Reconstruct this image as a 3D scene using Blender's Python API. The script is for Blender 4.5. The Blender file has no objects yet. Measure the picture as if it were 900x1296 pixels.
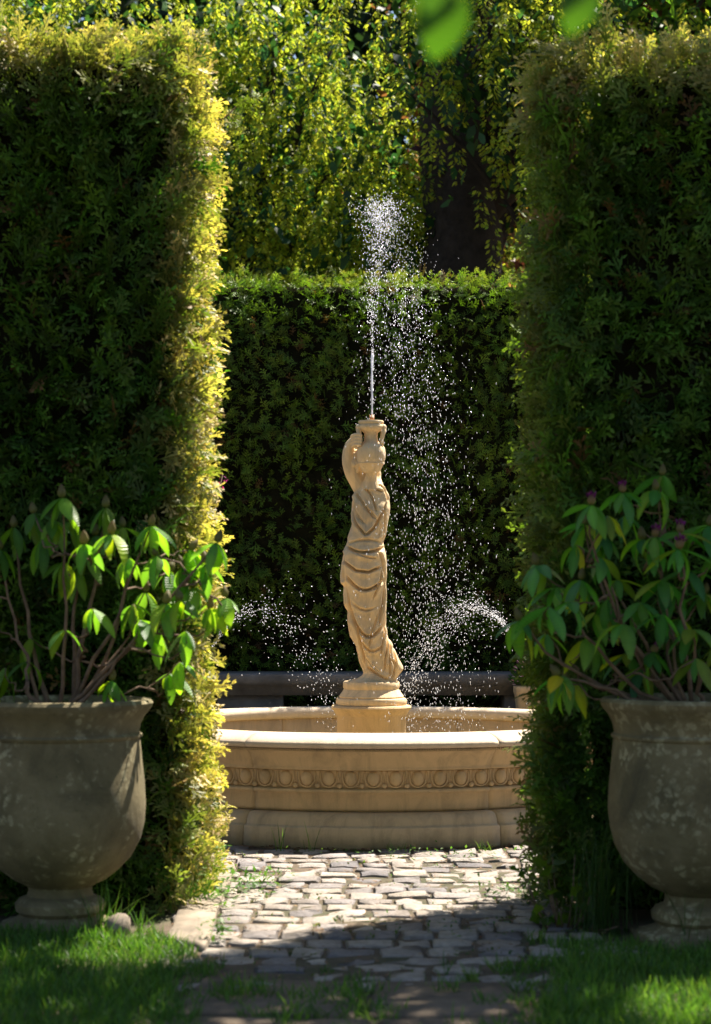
import bpy, math
import numpy as np
from mathutils import Vector, Matrix
R = math.radians
rng = np.random.default_rng(7)
sc = bpy.context.scene
COL = sc.collection

# ------------------------------------------------------------------ camera, sky, sun, exposure
F, HY, HC = 2730.0, 750.0, 1.09            # focal length in photo pixels, horizon row, eye height
cd = bpy.data.cameras.new('camera'); cam = bpy.data.objects.new('camera', cd); COL.objects.link(cam)
cam.location = (0, 0, HC); cam.rotation_euler = (R(90), 0, 0)
cd.sensor_fit = 'VERTICAL'; cd.sensor_height = 36.0; cd.lens = 36.0 * F / 1296.0
cd.shift_y = (HY - 648.0) / 1296.0
cd.clip_start = 0.1; cd.clip_end = 2000
cd.dof.use_dof = True; cd.dof.focus_distance = 10.2; cd.dof.aperture_fstop = 3.8
sc.camera = cam

SUN_AZ = math.atan2(1.0, 1.15)            # clockwise from +Y
SUN_EL = R(58)
sdir = Vector((math.sin(SUN_AZ) * math.cos(SUN_EL), math.cos(SUN_AZ) * math.cos(SUN_EL), math.sin(SUN_EL)))
w = bpy.data.worlds.new('World'); sc.world = w; w.use_nodes = True
nt = w.node_tree; bg = nt.nodes['Background']
sky = nt.nodes.new('ShaderNodeTexSky'); sky.sky_type = 'NISHITA'; sky.sun_disc = False
sky.sun_elevation = SUN_EL; sky.sun_rotation = SUN_AZ
nt.links.new(sky.outputs[0], bg.inputs[0]); bg.inputs[1].default_value = 0.05
sl = bpy.data.lights.new('sun', 'SUN'); sl.energy = 5.0; sl.angle = R(0.5); sl.color = (1.0, 0.92, 0.80)
sun = bpy.data.objects.new('sun', sl); COL.objects.link(sun)
sun.rotation_euler = (-sdir).to_track_quat('-Z', 'Y').to_euler(); sun.location = (6, 8, 14)
sc.view_settings.view_transform = 'Standard'; sc.view_settings.look = 'None'
sc.view_settings.exposure = 1.6; sc.view_settings.gamma = 1.0
sc.render.engine = 'CYCLES'
cy = sc.cycles
cy.use_denoising = True
try: cy.denoiser = 'OPENIMAGEDENOISE'
except Exception: pass
cy.max_bounces = 8; cy.diffuse_bounces = 5; cy.glossy_bounces = 3; cy.transmission_bounces = 4; cy.transparent_max_bounces = 8
cy.sample_clamp_indirect = 6.0
cy.caustics_reflective = False; cy.caustics_refractive = False

def wx(px, Y): return (px - 450.0) / F * Y
def wz(py, Y): return HC - (py - HY) / F * Y
def gy(py): return F * HC / (py - HY)       # distance of a ground point seen at row py

# ------------------------------------------------------------------ mesh helpers
def mesh(name, V, Fs, smooth=False, cols=None):
    """V (n,3); Fs an (m,k) array or list of such arrays; cols (n,3) colour attribute 'tint'."""
    if not isinstance(Fs, (list, tuple)): Fs = [Fs]
    Fs = [np.asarray(f, dtype=np.int32) for f in Fs if len(f)]
    V = np.asarray(V, dtype=np.float32)
    me = bpy.data.meshes.new(name)
    me.vertices.add(len(V)); me.vertices.foreach_set('co', V.ravel())
    loops = np.concatenate([f.ravel() for f in Fs])
    sizes = np.concatenate([np.full(len(f), f.shape[1], np.int32) for f in Fs])
    me.loops.add(len(loops)); me.loops.foreach_set('vertex_index', loops)
    me.polygons.add(len(sizes))
    st = np.zeros(len(sizes), np.int32); st[1:] = np.cumsum(sizes)[:-1]
    me.polygons.foreach_set('loop_start', st)
    if smooth: me.polygons.foreach_set('use_smooth', np.ones(len(sizes), bool))
    if cols is not None:
        a = me.color_attributes.new('tint', 'FLOAT_COLOR', 'POINT')
        c4 = np.ones((len(V), 4), np.float32); c4[:, :3] = cols
        a.data.foreach_set('color', c4.ravel())
    me.update(calc_edges=True); me.validate()
    return me
def obj(name, me, mat=None, parent=None, loc=None, kind=None):
    o = bpy.data.objects.new(name, me); COL.objects.link(o)
    if mat is not None and me is not None and not me.materials: me.materials.append(mat)
    if parent is not None: o.parent = parent
    if loc is not None: o.location = loc
    if kind: o['kind'] = kind
    return o
def thing(name, label, cat, loc=(0, 0, 0), group=None, kind=None):
    o = bpy.data.objects.new(name, None); COL.objects.link(o); o.location = loc
    o.empty_display_size = 0.1
    return tag(o, label, cat, group, kind)
def tag(o, label=None, cat=None, group=None, kind=None):
    if label: o['label'] = label
    if cat: o['category'] = cat
    if group: o['group'] = group
    if kind: o['kind'] = kind
    return o
class MB:
    def __init__(s): s.V = []; s.F = {}; s.n = 0; s.C = []
    def add(s, V, Fs, col=None):
        V = np.asarray(V, float)
        if not isinstance(Fs, (list, tuple)): Fs = [Fs]
        for f in Fs:
            f = np.asarray(f, int)
            if len(f): s.F.setdefault(f.shape[1], []).append(f + s.n)
        s.V.append(V); s.n += len(V)
        if col is not None:
            col = np.asarray(col, float)
            s.C.append(np.tile(col, (len(V), 1)) if col.ndim == 1 else col)
    def mesh(s, name, smooth=False):
        return mesh(name, np.concatenate(s.V), [np.concatenate(f) for f in s.F.values()], smooth,
                    np.concatenate(s.C) if s.C else None)
def quads_grid(nu, nv, wrap=False):
    """faces for verts indexed [i*nv + j], i over nu rows, j over nv columns (wrapped if wrap)."""
    i = np.arange(nu - 1)[:, None]; j = np.arange(nv if wrap else nv - 1)[None, :]; j2 = (j + 1) % nv
    return np.stack([i * nv + j, i * nv + j2, (i + 1) * nv + j2, (i + 1) * nv + j], -1).reshape(-1, 4)
def lathe(profile, n=48, a0=0.0, a1=2 * math.pi, center=(0, 0, 0), closed=False):
    """profile list of (r, z) going so that faces point outwards when r,z run bottom to top; sector if a1-a0<2pi (with end caps)."""
    P = np.asarray(profile, float); full = abs(a1 - a0 - 2 * math.pi) < 1e-6
    A = np.linspace(a0, a1, n, endpoint=not full)
    V = np.stack([P[:, None, 0] * np.cos(A)[None], P[:, None, 0] * np.sin(A)[None], np.repeat(P[:, 1:2], n, 1)], -1).reshape(-1, 3)
    Fq = [quads_grid(len(P), n, full)]
    if closed:
        last = (len(P) - 1) * n
        j = np.arange(n if full else n - 1); j2 = (j + 1) % n
        Fq.append(np.stack([last + j, last + j2, j2, j], -1))
    V = V + np.asarray(center, float)
    if not full:
        m = len(P)
        Fq.append(np.array([[i * n for i in range(m)][::1]])); Fq.append(np.array([[i * n + n - 1 for i in range(m)][::-1]]))
    return V, Fq
def tube(points, radii, n=8, cap=True):
    P = np.asarray(points, float); r = np.asarray(radii, float) * np.ones(len(P))
    T = np.gradient(P, axis=0); T /= np.linalg.norm(T, axis=1)[:, None] + 1e-9
    ref = np.array([0.31, 0.17, 0.93]) if abs(T[:, 2]).mean() < 0.8 else np.array([0.93, 0.2, 0.1])
    U = np.cross(T, ref); U /= np.linalg.norm(U, axis=1)[:, None]; W = np.cross(T, U)
    A = np.linspace(0, 2 * math.pi, n, endpoint=False)
    V = P[:, None] + r[:, None, None] * (U[:, None] * np.cos(A)[None, :, None] + W[:, None] * np.sin(A)[None, :, None])
    V = V.reshape(-1, 3); Fs = [quads_grid(len(P), n, True)]
    if cap:
        Fs.append(np.array([list(range(n))[::-1]])); Fs.append(np.array([[(len(P) - 1) * n + k for k in range(n)]]))
    return V, Fs
def ellipsoid(c, r, nu=12, nv=16):
    t = np.linspace(0.02, math.pi - 0.02, nu); A = np.linspace(0, 2 * math.pi, nv, endpoint=False)
    V = np.stack([np.sin(t)[:, None] * np.cos(A), np.sin(t)[:, None] * np.sin(A), np.cos(t)[:, None] * np.ones(nv)], -1).reshape(-1, 3)
    V = V * np.asarray(r) + np.asarray(c)
    q = quads_grid(nu, nv, True)[:, ::-1]
    return V, [q, np.array([list(range(nv))]), np.array([list(range((nu - 1) * nv, nu * nv))[::-1]])]
def box(c, s):
    c = np.asarray(c, float); h = np.asarray(s, float) / 2
    V = c + h * np.array([[-1,-1,-1],[1,-1,-1],[1,1,-1],[-1,1,-1],[-1,-1,1],[1,-1,1],[1,1,1],[-1,1,1]])
    return V, np.array([[0,3,2,1],[4,5,6,7],[0,1,5,4],[1,2,6,5],[2,3,7,6],[3,0,4,7]])
def bez(p0, p1, p2, n=8):
    t = np.linspace(0, 1, n)[:, None]; p0, p1, p2 = map(lambda p: np.asarray(p, float), (p0, p1, p2))
    return (1 - t) ** 2 * p0 + 2 * t * (1 - t) * p1 + t * t * p2

def hash3(i, j, k, seed):
    n = (i * 374761393 + j * 668265263 + k * 2147483647 + seed * 1274126177) & 0x7fffffff
    n = ((n ^ (n >> 13)) * 1274126177) & 0x7fffffff
    n = ((n ^ (n >> 16)) * 668265263) & 0x7fffffff
    return (n & 0xffff) / 65535.0
def vnoise(P, scale=1.0, seed=0):
    P = np.asarray(P, float) * scale; I = np.floor(P).astype(np.int64); f = P - I; f = f * f * (3 - 2 * f)
    out = 0
    for dx in (0, 1):
        for dy in (0, 1):
            for dz in (0, 1):
                wgt = (f[:, 0] if dx else 1 - f[:, 0]) * (f[:, 1] if dy else 1 - f[:, 1]) * (f[:, 2] if dz else 1 - f[:, 2])
                out = out + wgt * hash3(I[:, 0] + dx, I[:, 1] + dy, I[:, 2] + dz, seed)
    return out                                                 # 0..1
def norm(v): return v / (np.linalg.norm(v, axis=-1, keepdims=True) + 1e-9)
def scatter(proto, pos, stem, nor, size, cols):
    """copies of proto (V,F,tipfactor): local y -> stem, local z -> nor, scaled; cols (n,2,3): base and tip colour"""
    V0, F0, tip = proto; n = len(pos)
    stem = norm(stem); side = norm(np.cross(stem, nor)); nor = np.cross(side, stem)
    M = np.stack([side, stem, nor], -1)                         # columns
    V = np.einsum('nij,kj->nki', M * np.asarray(size).reshape(-1, 1, 1), V0) + pos[:, None]
    Fq = (F0[None] + (np.arange(n) * len(V0))[:, None, None]).reshape(-1, F0.shape[1])
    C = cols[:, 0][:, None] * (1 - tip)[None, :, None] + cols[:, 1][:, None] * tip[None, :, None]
    return V.reshape(-1, 3), Fq, C.reshape(-1, 3)

# ------------------------------------------------------------------ materials
def mat(name):
    m = bpy.data.materials.new(name); m.use_nodes = True
    return m, m.node_tree.nodes, m.node_tree.links, m.node_tree.nodes['Principled BSDF']
def ramp(N, L, src, stops):
    r = N.new('ShaderNodeValToRGB'); L.new(src, r.inputs[0])
    e = r.color_ramp.elements
    while len(e) < len(stops): e.new(0.5)
    for k, (p, c) in enumerate(stops):
        e[k].position = p; e[k].color = (c[0], c[1], c[2], 1) if hasattr(c, '__len__') else (c, c, c, 1)
    return r.outputs[0]
def noise(N, L, scale, detail=6, rough=0.6, vec=None, dist=0.0):
    t = N.new('ShaderNodeTexNoise'); t.inputs['Scale'].default_value = scale; t.inputs['Detail'].default_value = detail
    t.inputs['Roughness'].default_value = rough; t.inputs['Distortion'].default_value = dist
    if vec is not None: L.new(vec, t.inputs['Vector'])
    return t.outputs['Fac']
def mixc(N, L, fac, a, b, mode='MIX'):
    m = N.new('ShaderNodeMix'); m.data_type = 'RGBA'; m.blend_type = mode
    for k, v in ((0, fac), (6, a), (7, b)):
        if hasattr(v, 'is_linked'): L.new(v, m.inputs[k])
        else: m.inputs[k].default_value = v if k == 0 else (v[0], v[1], v[2], 1)
    return m.outputs[2]
def coords(N, which='Object'):
    return N.new('ShaderNodeTexCoord').outputs[which]
def geo_pos(N): return N.new('ShaderNodeNewGeometry').outputs['Position']
def bump(N, L, h, bs, dist=0.01, strength=0.6):
    b = N.new('ShaderNodeBump'); b.inputs['Distance'].default_value = dist; b.inputs['Strength'].default_value = strength
    L.new(h, b.inputs['Height']); L.new(b.outputs[0], bs.inputs['Normal'])

def foliage_mat(name, rough=0.55, trans=0.35, gain=1.0, tint=(1.0, 1.0, 0.5), spec=0.35, vary=False):
    m, N, L, b = mat(name)
    a = N.new('ShaderNodeAttribute'); a.attribute_name = 'tint'
    col = a.outputs['Color']
    if vary:                                                     # each leaf its own tone, with blotches and pale veins
        inf = N.new('ShaderNodeObjectInfo'); oc = coords(N)
        col = mixc(N, L, 1.0, col, ramp(N, L, inf.outputs['Random'], [(0.0, (0.62, 0.7, 0.8)), (0.5, (1, 1, 1)), (0.85, (1.25, 1.15, 0.8)), (1.0, (1.9, 1.3, 0.6))]), 'MULTIPLY')
        col = mixc(N, L, ramp(N, L, noise(N, L, 9, 5, 0.7, geo_pos(N)), [(0.45, 0.0), (0.8, 0.3)]), col, (0.03, 0.06, 0.012))
        wv = N.new('ShaderNodeTexWave'); wv.bands_direction = 'Y'; wv.inputs['Scale'].default_value = 4.5; wv.inputs['Distortion'].default_value = 1.0; L.new(oc, wv.inputs['Vector'])
        col = mixc(N, L, ramp(N, L, wv.outputs['Fac'], [(0.85, 0.0), (1.0, 0.22)]), col, (0.16, 0.22, 0.06))
        bump(N, L, wv.outputs['Fac'], b, 0.003, 0.5)
    L.new(col, b.inputs['Base Color']); b.inputs['Roughness'].default_value = rough
    b.inputs['Specular IOR Level'].default_value = spec
    t = N.new('ShaderNodeBsdfTranslucent'); L.new(mixc(N, L, 1.0, col, tuple(gain * x for x in tint), 'MULTIPLY'), t.inputs['Color'])
    mx = N.new('ShaderNodeMixShader'); mx.inputs[0].default_value = trans
    L.new(b.outputs[0], mx.inputs[1]); L.new(t.outputs[0], mx.inputs[2])
    L.new(mx.outputs[0], N['Material Output'].inputs['Surface'])
    return m
def solid_mat(name, col, rough=0.8, var=0.35, scale=8.0, bscale=40.0, bdist=0.004, spec=0.3):
    m, N, L, b = mat(name); p = geo_pos(N)
    n = noise(N, L, scale, 8, 0.65, p)
    lo = tuple(c * (1 - var) for c in col); hi = tuple(min(1, c * (1 + var)) for c in col)
    L.new(ramp(N, L, n, [(0.3, lo), (0.7, hi)]), b.inputs['Base Color'])
    b.inputs['Roughness'].default_value = rough; b.inputs['Specular IOR Level'].default_value = spec
    bump(N, L, noise(N, L, bscale, 6, 0.7, p), b, bdist, 0.7)
    return m
def sandstone(name, base, stain=(0.10, 0.085, 0.06), amount=0.5, low=None):
    m, N, L, b = mat(name); p = geo_pos(N)
    n1 = noise(N, L, 3.2, 8, 0.6, p, 0.4)
    c = ramp(N, L, n1, [(0.25, tuple(x * 0.86 for x in base)), (0.5, base), (0.8, tuple(min(1, x * 1.1) for x in base))])
    mp = N.new('ShaderNodeMapping'); mp.inputs['Scale'].default_value = (9, 9, 2.0); L.new(p, mp.inputs[0])
    n2 = noise(N, L, 1.0, 9, 0.72, mp.outputs[0], 0.8)          # run-down streaks of dirt
    f = ramp(N, L, n2, [(0.47, 0.0), (0.74, amount)])
    c = mixc(N, L, f, c, stain)
    n3 = noise(N, L, 150, 3, 0.6, p)
    c = mixc(N, L, ramp(N, L, n3, [(0.58, 0.0), (0.75, 0.25)]), c, tuple(x * 0.55 for x in base))
    if low is not None:                                        # splash and algae band that grows up from the ground
        sx = N.new('ShaderNodeSeparateXYZ'); L.new(p, sx.inputs[0])
        ad = N.new('ShaderNodeMath'); ad.operation = 'MULTIPLY_ADD'; L.new(noise(N, L, 7, 6, 0.7, p), ad.inputs[0])
        ad.inputs[1].default_value = 0.16; L.new(sx.outputs[2], ad.inputs[2])
        c = mixc(N, L, ramp(N, L, ad.outputs[0], [(0.07, low), (0.16, 0.0)]), c, (0.07, 0.065, 0.035))
    L.new(c, b.inputs['Base Color']); b.inputs['Roughness'].default_value = 0.78; b.inputs['Specular IOR Level'].default_value = 0.3
    bump(N, L, noise(N, L, 90, 8, 0.75, p), b, 0.004, 0.55)
    return m
M = {}
M['stone'] = sandstone('honey_sandstone', (0.64, 0.46, 0.25), amount=0.45)
M['stone_low'] = sandstone('weathered_sandstone', (0.58, 0.44, 0.27), amount=0.5, low=0.6)
M['floor'] = solid_mat('algae_basin_floor', (0.40, 0.28, 0.145), 0.8, 0.4, 5, 40, 0.005)
M['rim'] = sandstone('sunlit_rim_sandstone', (0.62, 0.50, 0.36), amount=0.35)  # paler than the wall stone: the sun's glare on the rim put into the colour
M['statue'] = sandstone('statue_sandstone', (0.82, 0.62, 0.36), stain=(0.17, 0.16, 0.15), amount=0.6)
M['grey_stone'] = solid_mat('grey_bench_stone', (0.16, 0.15, 0.14), 0.85, 0.4, 6)
M['bark'] = solid_mat('brown_bark', (0.035, 0.026, 0.02), 0.95, 0.5, 12, 30, 0.02)
M['stem'] = solid_mat('shrub_stem', (0.17, 0.11, 0.07), 0.8, 0.45, 25, 90, 0.003)
M['soil'] = solid_mat('dark_soil', (0.045, 0.032, 0.022), 0.95, 0.5, 20, 60, 0.01)
M['brass'] = solid_mat('brown_brass', (0.28, 0.13, 0.05), 0.5, 0.3, 30)
M['hedge'] = foliage_mat('thuja_foliage', 0.5, 0.36, 1.4, (0.85, 1.0, 0.25), 0.25)
M['leafy'] = foliage_mat('broad_foliage', 0.5, 0.45, 1.5, (0.95, 1.0, 0.4))
M['gloss_leaf'] = foliage_mat('leathery_leaf', 0.38, 0.45, 3.4, (1.0, 1.0, 0.25), 0.45, True)
M['flower'] = foliage_mat('flower_petal', 0.6, 0.5, 1.7, (1, 1, 0.8))
M['grass'] = foliage_mat('grass_blade', 0.5, 0.45, 1.5, (0.95, 1.0, 0.4))
def drops_mat():
    m, N, L, b = mat('water_drops')
    b.inputs['Base Color'].default_value = (0.93, 0.95, 1.0, 1); b.inputs['Roughness'].default_value = 0.1
    b.inputs['Specular IOR Level'].default_value = 0.8
    t = N.new('ShaderNodeBsdfTranslucent'); t.inputs['Color'].default_value = (0.95, 0.96, 1, 1)
    tr = N.new('ShaderNodeBsdfTransparent')
    mx = N.new('ShaderNodeMixShader'); mx.inputs[0].default_value = 0.6
    L.new(b.outputs[0], mx.inputs[1]); L.new(t.outputs[0], mx.inputs[2])
    m2 = N.new('ShaderNodeMixShader'); m2.inputs[0].default_value = 0.30
    L.new(mx.outputs[0], m2.inputs[1]); L.new(tr.outputs[0], m2.inputs[2])
    L.new(m2.outputs[0], N['Material Output'].inputs['Surface'])
    return m
M['drops'] = drops_mat()
def water_mat():
    m, N, L, b = mat('pool_water')
    g = N.new('ShaderNodeBsdfGlossy'); g.inputs['Roughness'].default_value = 0.03; g.inputs['Color'].default_value = (0.9, 0.95, 1, 1)
    t = N.new('ShaderNodeBsdfTransparent'); t.inputs['Color'].default_value = (0.88, 0.93, 0.88, 1)
    fr = N.new('ShaderNodeFresnel'); fr.inputs['IOR'].default_value = 1.33
    bm = N.new('ShaderNodeBump'); bm.inputs['Distance'].default_value = 0.02; bm.inputs['Strength'].default_value = 0.5
    L.new(noise(N, L, 14, 3, 0.5, geo_pos(N)), bm.inputs['Height'])
    L.new(bm.outputs[0], g.inputs['Normal']); L.new(bm.outputs[0], fr.inputs['Normal'])
    mx = N.new('ShaderNodeMixShader'); L.new(fr.outputs[0], mx.inputs[0]); L.new(t.outputs[0], mx.inputs[1]); L.new(g.outputs[0], mx.inputs[2])
    L.new(mx.outputs[0], N['Material Output'].inputs['Surface'])
    return m
M['water'] = water_mat()
def pot_mat():
    m, N, L, b = mat('lichen_pot_stone'); p = coords(N)
    c = ramp(N, L, noise(N, L, 5, 8, 0.65, p, 0.5), [(0.28, (0.085, 0.070, 0.030)), (0.5, (0.175, 0.14, 0.066)), (0.75, (0.26, 0.21, 0.11))])
    # pale lichen spots, thick in places
    v = N.new('ShaderNodeTexVoronoi'); v.inputs['Scale'].default_value = 34; v.inputs['Randomness'].default_value = 1.0
    wv = N.new('ShaderNodeVectorMath'); wv.operation = 'MULTIPLY_ADD'
    nn = N.new('ShaderNodeTexNoise'); nn.inputs['Scale'].default_value = 30; L.new(p, nn.inputs['Vector'])
    L.new(nn.outputs['Color'], wv.inputs[0]); wv.inputs[1].default_value = (0.05, 0.05, 0.05); L.new(p, wv.inputs[2]); L.new(wv.outputs[0], v.inputs['Vector'])
    spot = ramp(N, L, v.outputs['Distance'], [(0.3, 1.0), (0.52, 0.0)])
    patch = ramp(N, L, noise(N, L, 6.5, 5, 0.7, p), [(0.47, 0.0), (0.6, 1.0)])
    mul = N.new('ShaderNodeMath'); mul.operation = 'MULTIPLY'; L.new(spot, mul.inputs[0]); L.new(patch, mul.inputs[1])
    c = mixc(N, L, mul.outputs[0], c, (0.38, 0.335, 0.19))
    c = mixc(N, L, ramp(N, L, noise(N, L, 3.0, 7, 0.7, p, 1.0), [(0.5, 0.0), (0.7, 0.7)]), c, (0.06, 0.05, 0.026))
    c = mixc(N, L, ramp(N, L, noise(N, L, 60, 4, 0.7, p), [(0.6, 0.0), (0.7, 0.5)]), c, (0.07, 0.075, 0.03))
    L.new(c, b.inputs['Base Color']); b.inputs['Roughness'].default_value = 0.9
    bump(N, L, noise(N, L, 55, 8, 0.75, p), b, 0.006, 0.6)
    return m
M['pot'] = pot_mat()
def cobble_mat():
    m, N, L, b = mat('granite_cobble'); p = geo_pos(N)
    inf = N.new('ShaderNodeObjectInfo')
    c1 = ramp(N, L, inf.outputs['Random'], [(0.0, (0.22, 0.20, 0.205)), (0.3, (0.42, 0.355, 0.30)), (0.6, (0.54, 0.465, 0.385)), (0.85, (0.34, 0.30, 0.29)), (1.0, (0.60, 0.52, 0.43))])
    n = noise(N, L, 26, 9, 0.72, p, 0.6)
    c = mixc(N, L, 1.0, c1, ramp(N, L, n, [(0.3, 0.55), (0.6, 1.0), (0.8, 1.2)]), 'MULTIPLY')
    c = mixc(N, L, ramp(N, L, noise(N, L, 9, 6, 0.7, p), [(0.5, 0.0), (0.72, 0.6)]), c, (0.20, 0.15, 0.10))
    L.new(c, b.inputs['Base Color']); b.inputs['Roughness'].default_value = 0.75
    bump(N, L, noise(N, L, 36, 10, 0.78, p), b, 0.022, 0.9)
    return m
M['cobble'] = cobble_mat()
M['trod'] = solid_mat('trodden_slab', (0.15, 0.115, 0.08), 0.9, 0.55, 5, 45, 0.012)
M['slab'] = solid_mat('pale_edge_slab', (0.27, 0.22, 0.165), 0.85, 0.35, 7, 60, 0.006)
def ground_mat():
    m, N, L, b = mat('earth_ground'); p = geo_pos(N)
    c = ramp(N, L, noise(N, L, 6, 9, 0.7, p), [(0.3, (0.06, 0.042, 0.026)), (0.55, (0.13, 0.092, 0.06)), (0.8, (0.21, 0.15, 0.10))])
    c = mixc(N, L, ramp(N, L, noise(N, L, 1.7, 6, 0.7, p), [(0.45, 0.0), (0.62, 0.7)]), c, (0.035, 0.055, 0.015))
    c = mixc(N, L, ramp(N, L, noise(N, L, 110, 4, 0.7, p), [(0.6, 0.0), (0.7, 0.7)]), c, (0.20, 0.10, 0.06))
    L.new(c, b.inputs['Base Color']); b.inputs['Roughness'].default_value = 0.95
    bump(N, L, noise(N, L, 45, 9, 0.75, p), b, 0.015, 0.8)
    return m
M['ground'] = ground_mat()
M['core'] = solid_mat('hedge_inner_twigs', (0.012, 0.012, 0.006), 1.0, 0.5, 10, 20, 0.02, 0.0)
M['brown_leaf'] = foliage_mat('dry_litter', 0.8, 0.2, 1.0, (1, 0.9, 0.7))

# ------------------------------------------------------------------ ground
n = 90
gx = np.sign(np.linspace(-1, 1, n)) * np.abs(np.linspace(-1, 1, n)) ** 3 * 400
gyv = 8 + gx
GX, GY = np.meshgrid(gx, gyv, indexing='ij')
GZ = np.zeros_like(GX)
V = np.stack([GX, GY, GZ], -1).reshape(-1, 3)
o = obj('ground', mesh('ground', V, quads_grid(n, n)[:, ::-1] if False else quads_grid(n, n)), M['ground'], kind='structure')

# ------------------------------------------------------------------ cobbled path (each sett a piece)
path = bpy.data.objects.new('cobbled_path', None); COL.objects.link(path); path['kind'] = 'structure'
path['label'] = 'sunlit path of worn grey and tan setts leading to the fountain'
def sett_mesh(seed):
    r = np.random.default_rng(seed)
    nu, nv = 5, 5
    u = np.array([-0.5, -0.43, 0, 0.43, 0.5]); zz = np.array([0, 1, 1, 1, 0.0])
    X, Y = np.meshgrid(u, u, indexing='ij')
    edge = np.minimum.outer(zz, zz)
    Z = np.where(edge > 0, 0.0, -0.005)
    X = X + r.normal(0, 0.026, X.shape); Y = Y + r.normal(0, 0.028, Y.shape); cut = r.uniform(0, 0.09, 4)
    for (a_, b_), c_ in zip(((0, 0), (0, 4), (4, 0), (4, 4)), cut): X[a_, b_] *= 1 - c_; Y[a_, b_] *= 1 - c_
    Z = Z + np.where(edge > 0, r.normal(0.0, 0.0035, Z.shape), 0)
    Z[2, 2] += 0.005
    top = np.stack([X, Y, Z], -1).reshape(-1, 3)
    ring = [0, 1, 2, 3, 4, 9, 14, 19, 24, 23, 22, 21, 20, 15, 10, 5]
    bot = top[ring].copy(); bot[:, 2] = -0.07
    q = quads_grid(5, 5)
    k = len(ring); sd = np.array([[ring[a], 25 + a, 25 + (a + 1) % k, ring[(a + 1) % k]] for a in range(k)])
    return mesh('sett', np.concatenate([top, bot]), [q, sd], smooth=False)
setts = [sett_mesh(40 + k) for k in range(14)]
for me in setts: me.materials.append(M['cobble'])
FX, FY, RF = wx(470, 10.35), 10.35, 1.27                # fountain centre and foot radius
row_y = 9.38; nset = 0; far = MB()
rows = []
while row_y > 5.95:
    dep = rng.uniform(0.125, 0.165)
    rows.append((row_y - dep / 2, dep)); row_y -= dep
for ry, dep in rows:
    x = -2.4 + rng.uniform(-0.1, 0.1)
    slope = rng.normal(0, 0.012)
    while x < 2.5:
        wd = rng.uniform(0.10, 0.165)
        if rng.random() < 0.08: wd *= 1.45
        cx = x + wd / 2; cyy = ry + slope * cx + rng.normal(0, 0.006)
        inside = -0.56 < cx < 0.78
        x += wd
        if math.hypot(cx - FX, cyy - FY) < RF + 0.05: continue
        if cyy < 6.25 and rng.random() < 0.35: continue        # sunk under earth near the lawn
        zt = 0.009 + rng.normal(0, 0.0022) - (0.004 if cyy < 6.4 else 0)
        if inside and nset < 298:
            o = obj('sett', setts[int(rng.integers(14))], None, path, (cx, cyy, zt))
            o.scale = (wd - rng.uniform(0.005, 0.012), dep - rng.uniform(0.005, 0.012), 1)
            o.rotation_euler = (rng.normal(0, 0.014), rng.normal(0, 0.014), math.pi * int(rng.integers(2)) + rng.normal(0, 0.03))
            nset += 1
        elif cyy > 7.9 and not inside:
            me = setts[int(rng.integers(14))]
            v = np.empty(len(me.vertices) * 3); me.vertices.foreach_get('co', v); v = v.reshape(-1, 3) * [wd - 0.015, dep - 0.015, 1] + [cx, cyy, zt]
            fs = {}
            for p in me.polygons: fs.setdefault(len(p.vertices), []).append(list(p.vertices))
            far.add(v, [np.array(f) for f in fs.values()])
px_, py_ = np.meshgrid(np.linspace(-0.64, 0.86, 60), np.linspace(5.95, 9.6, 120), indexing='ij')
V = np.stack([px_, py_, np.zeros_like(px_)], -1).reshape(-1, 3); V[:, 2] = 0.0045 + (vnoise(V, 14, 81) - 0.5) * 0.005
keepv = np.hypot(V[:, 0] - FX, V[:, 1] - FY) > RF - 0.08
qf = quads_grid(60, 120); qf = qf[keepv[qf].all(1)]
obj('joint_soil', mesh('joint_soil', V, qf), M['ground'], path)
obj('outer_setts', far.mesh('outer_setts'), M['cobble'], path, kind='stuff')
# flat edge slabs by the left hedge and the worn threshold slabs near the lawn
def slab_mesh(poly, z0, z1, seed):
    r = np.random.default_rng(seed); P = []
    for a in range(len(poly)):
        p, q = np.array(poly[a]), np.array(poly[(a + 1) % len(poly)])
        for t in np.linspace(0, 1, 6, endpoint=False): P.append(p + (q - p) * t + r.normal(0, 0.006, 2))
    P = np.array(P); c = P.mean(0); inn = c + (P - c) * 0.95; k = len(P)
    V = np.concatenate([np.c_[P, np.full(k, z0)], np.c_[P, np.full(k, z1 - 0.008)], np.c_[inn, z1 + r.normal(0, 0.001, k)], [[c[0], c[1], z1]]])
    j = np.arange(k); j2 = (j + 1) % k
    return mesh('slab', V, [np.stack([j, j2, k + j2, k + j], -1), np.stack([k + j, k + j2, 2 * k + j2, 2 * k + j], -1), np.stack([2 * k + j, 2 * k + j2, np.full(k, 3 * k)], -1)])
def G(px, py): Y = gy(py); return (wx(px, Y), Y)
for k, poly in enumerate([[G(212, 1195), G(262, 1208), G(283, 1140), G(246, 1125)], [G(248, 1122), G(284, 1136), G(300, 1100), G(262, 1096)]]):
    obj('edge_slab', slab_mesh(poly, -0.05, 0.028, 5 + k), M['slab'], path)
for k, poly in enumerate([[(-0.46, 5.55), (0.0, 5.5), (0.02, 6.0), (-0.44, 6.03)], [(0.03, 5.5), (0.42, 5.55), (0.44, 5.98), (0.05, 6.0)],
                          [(-0.5, 5.0), (0.05, 4.95), (0.04, 5.46), (-0.48, 5.5)], [(0.07, 4.95), (0.5, 5.0), (0.46, 5.5), (0.06, 5.46)]]):
    obj('threshold_slab', slab_mesh(poly, -0.05, 0.012, 15 + k), M['trod'], path)

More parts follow.
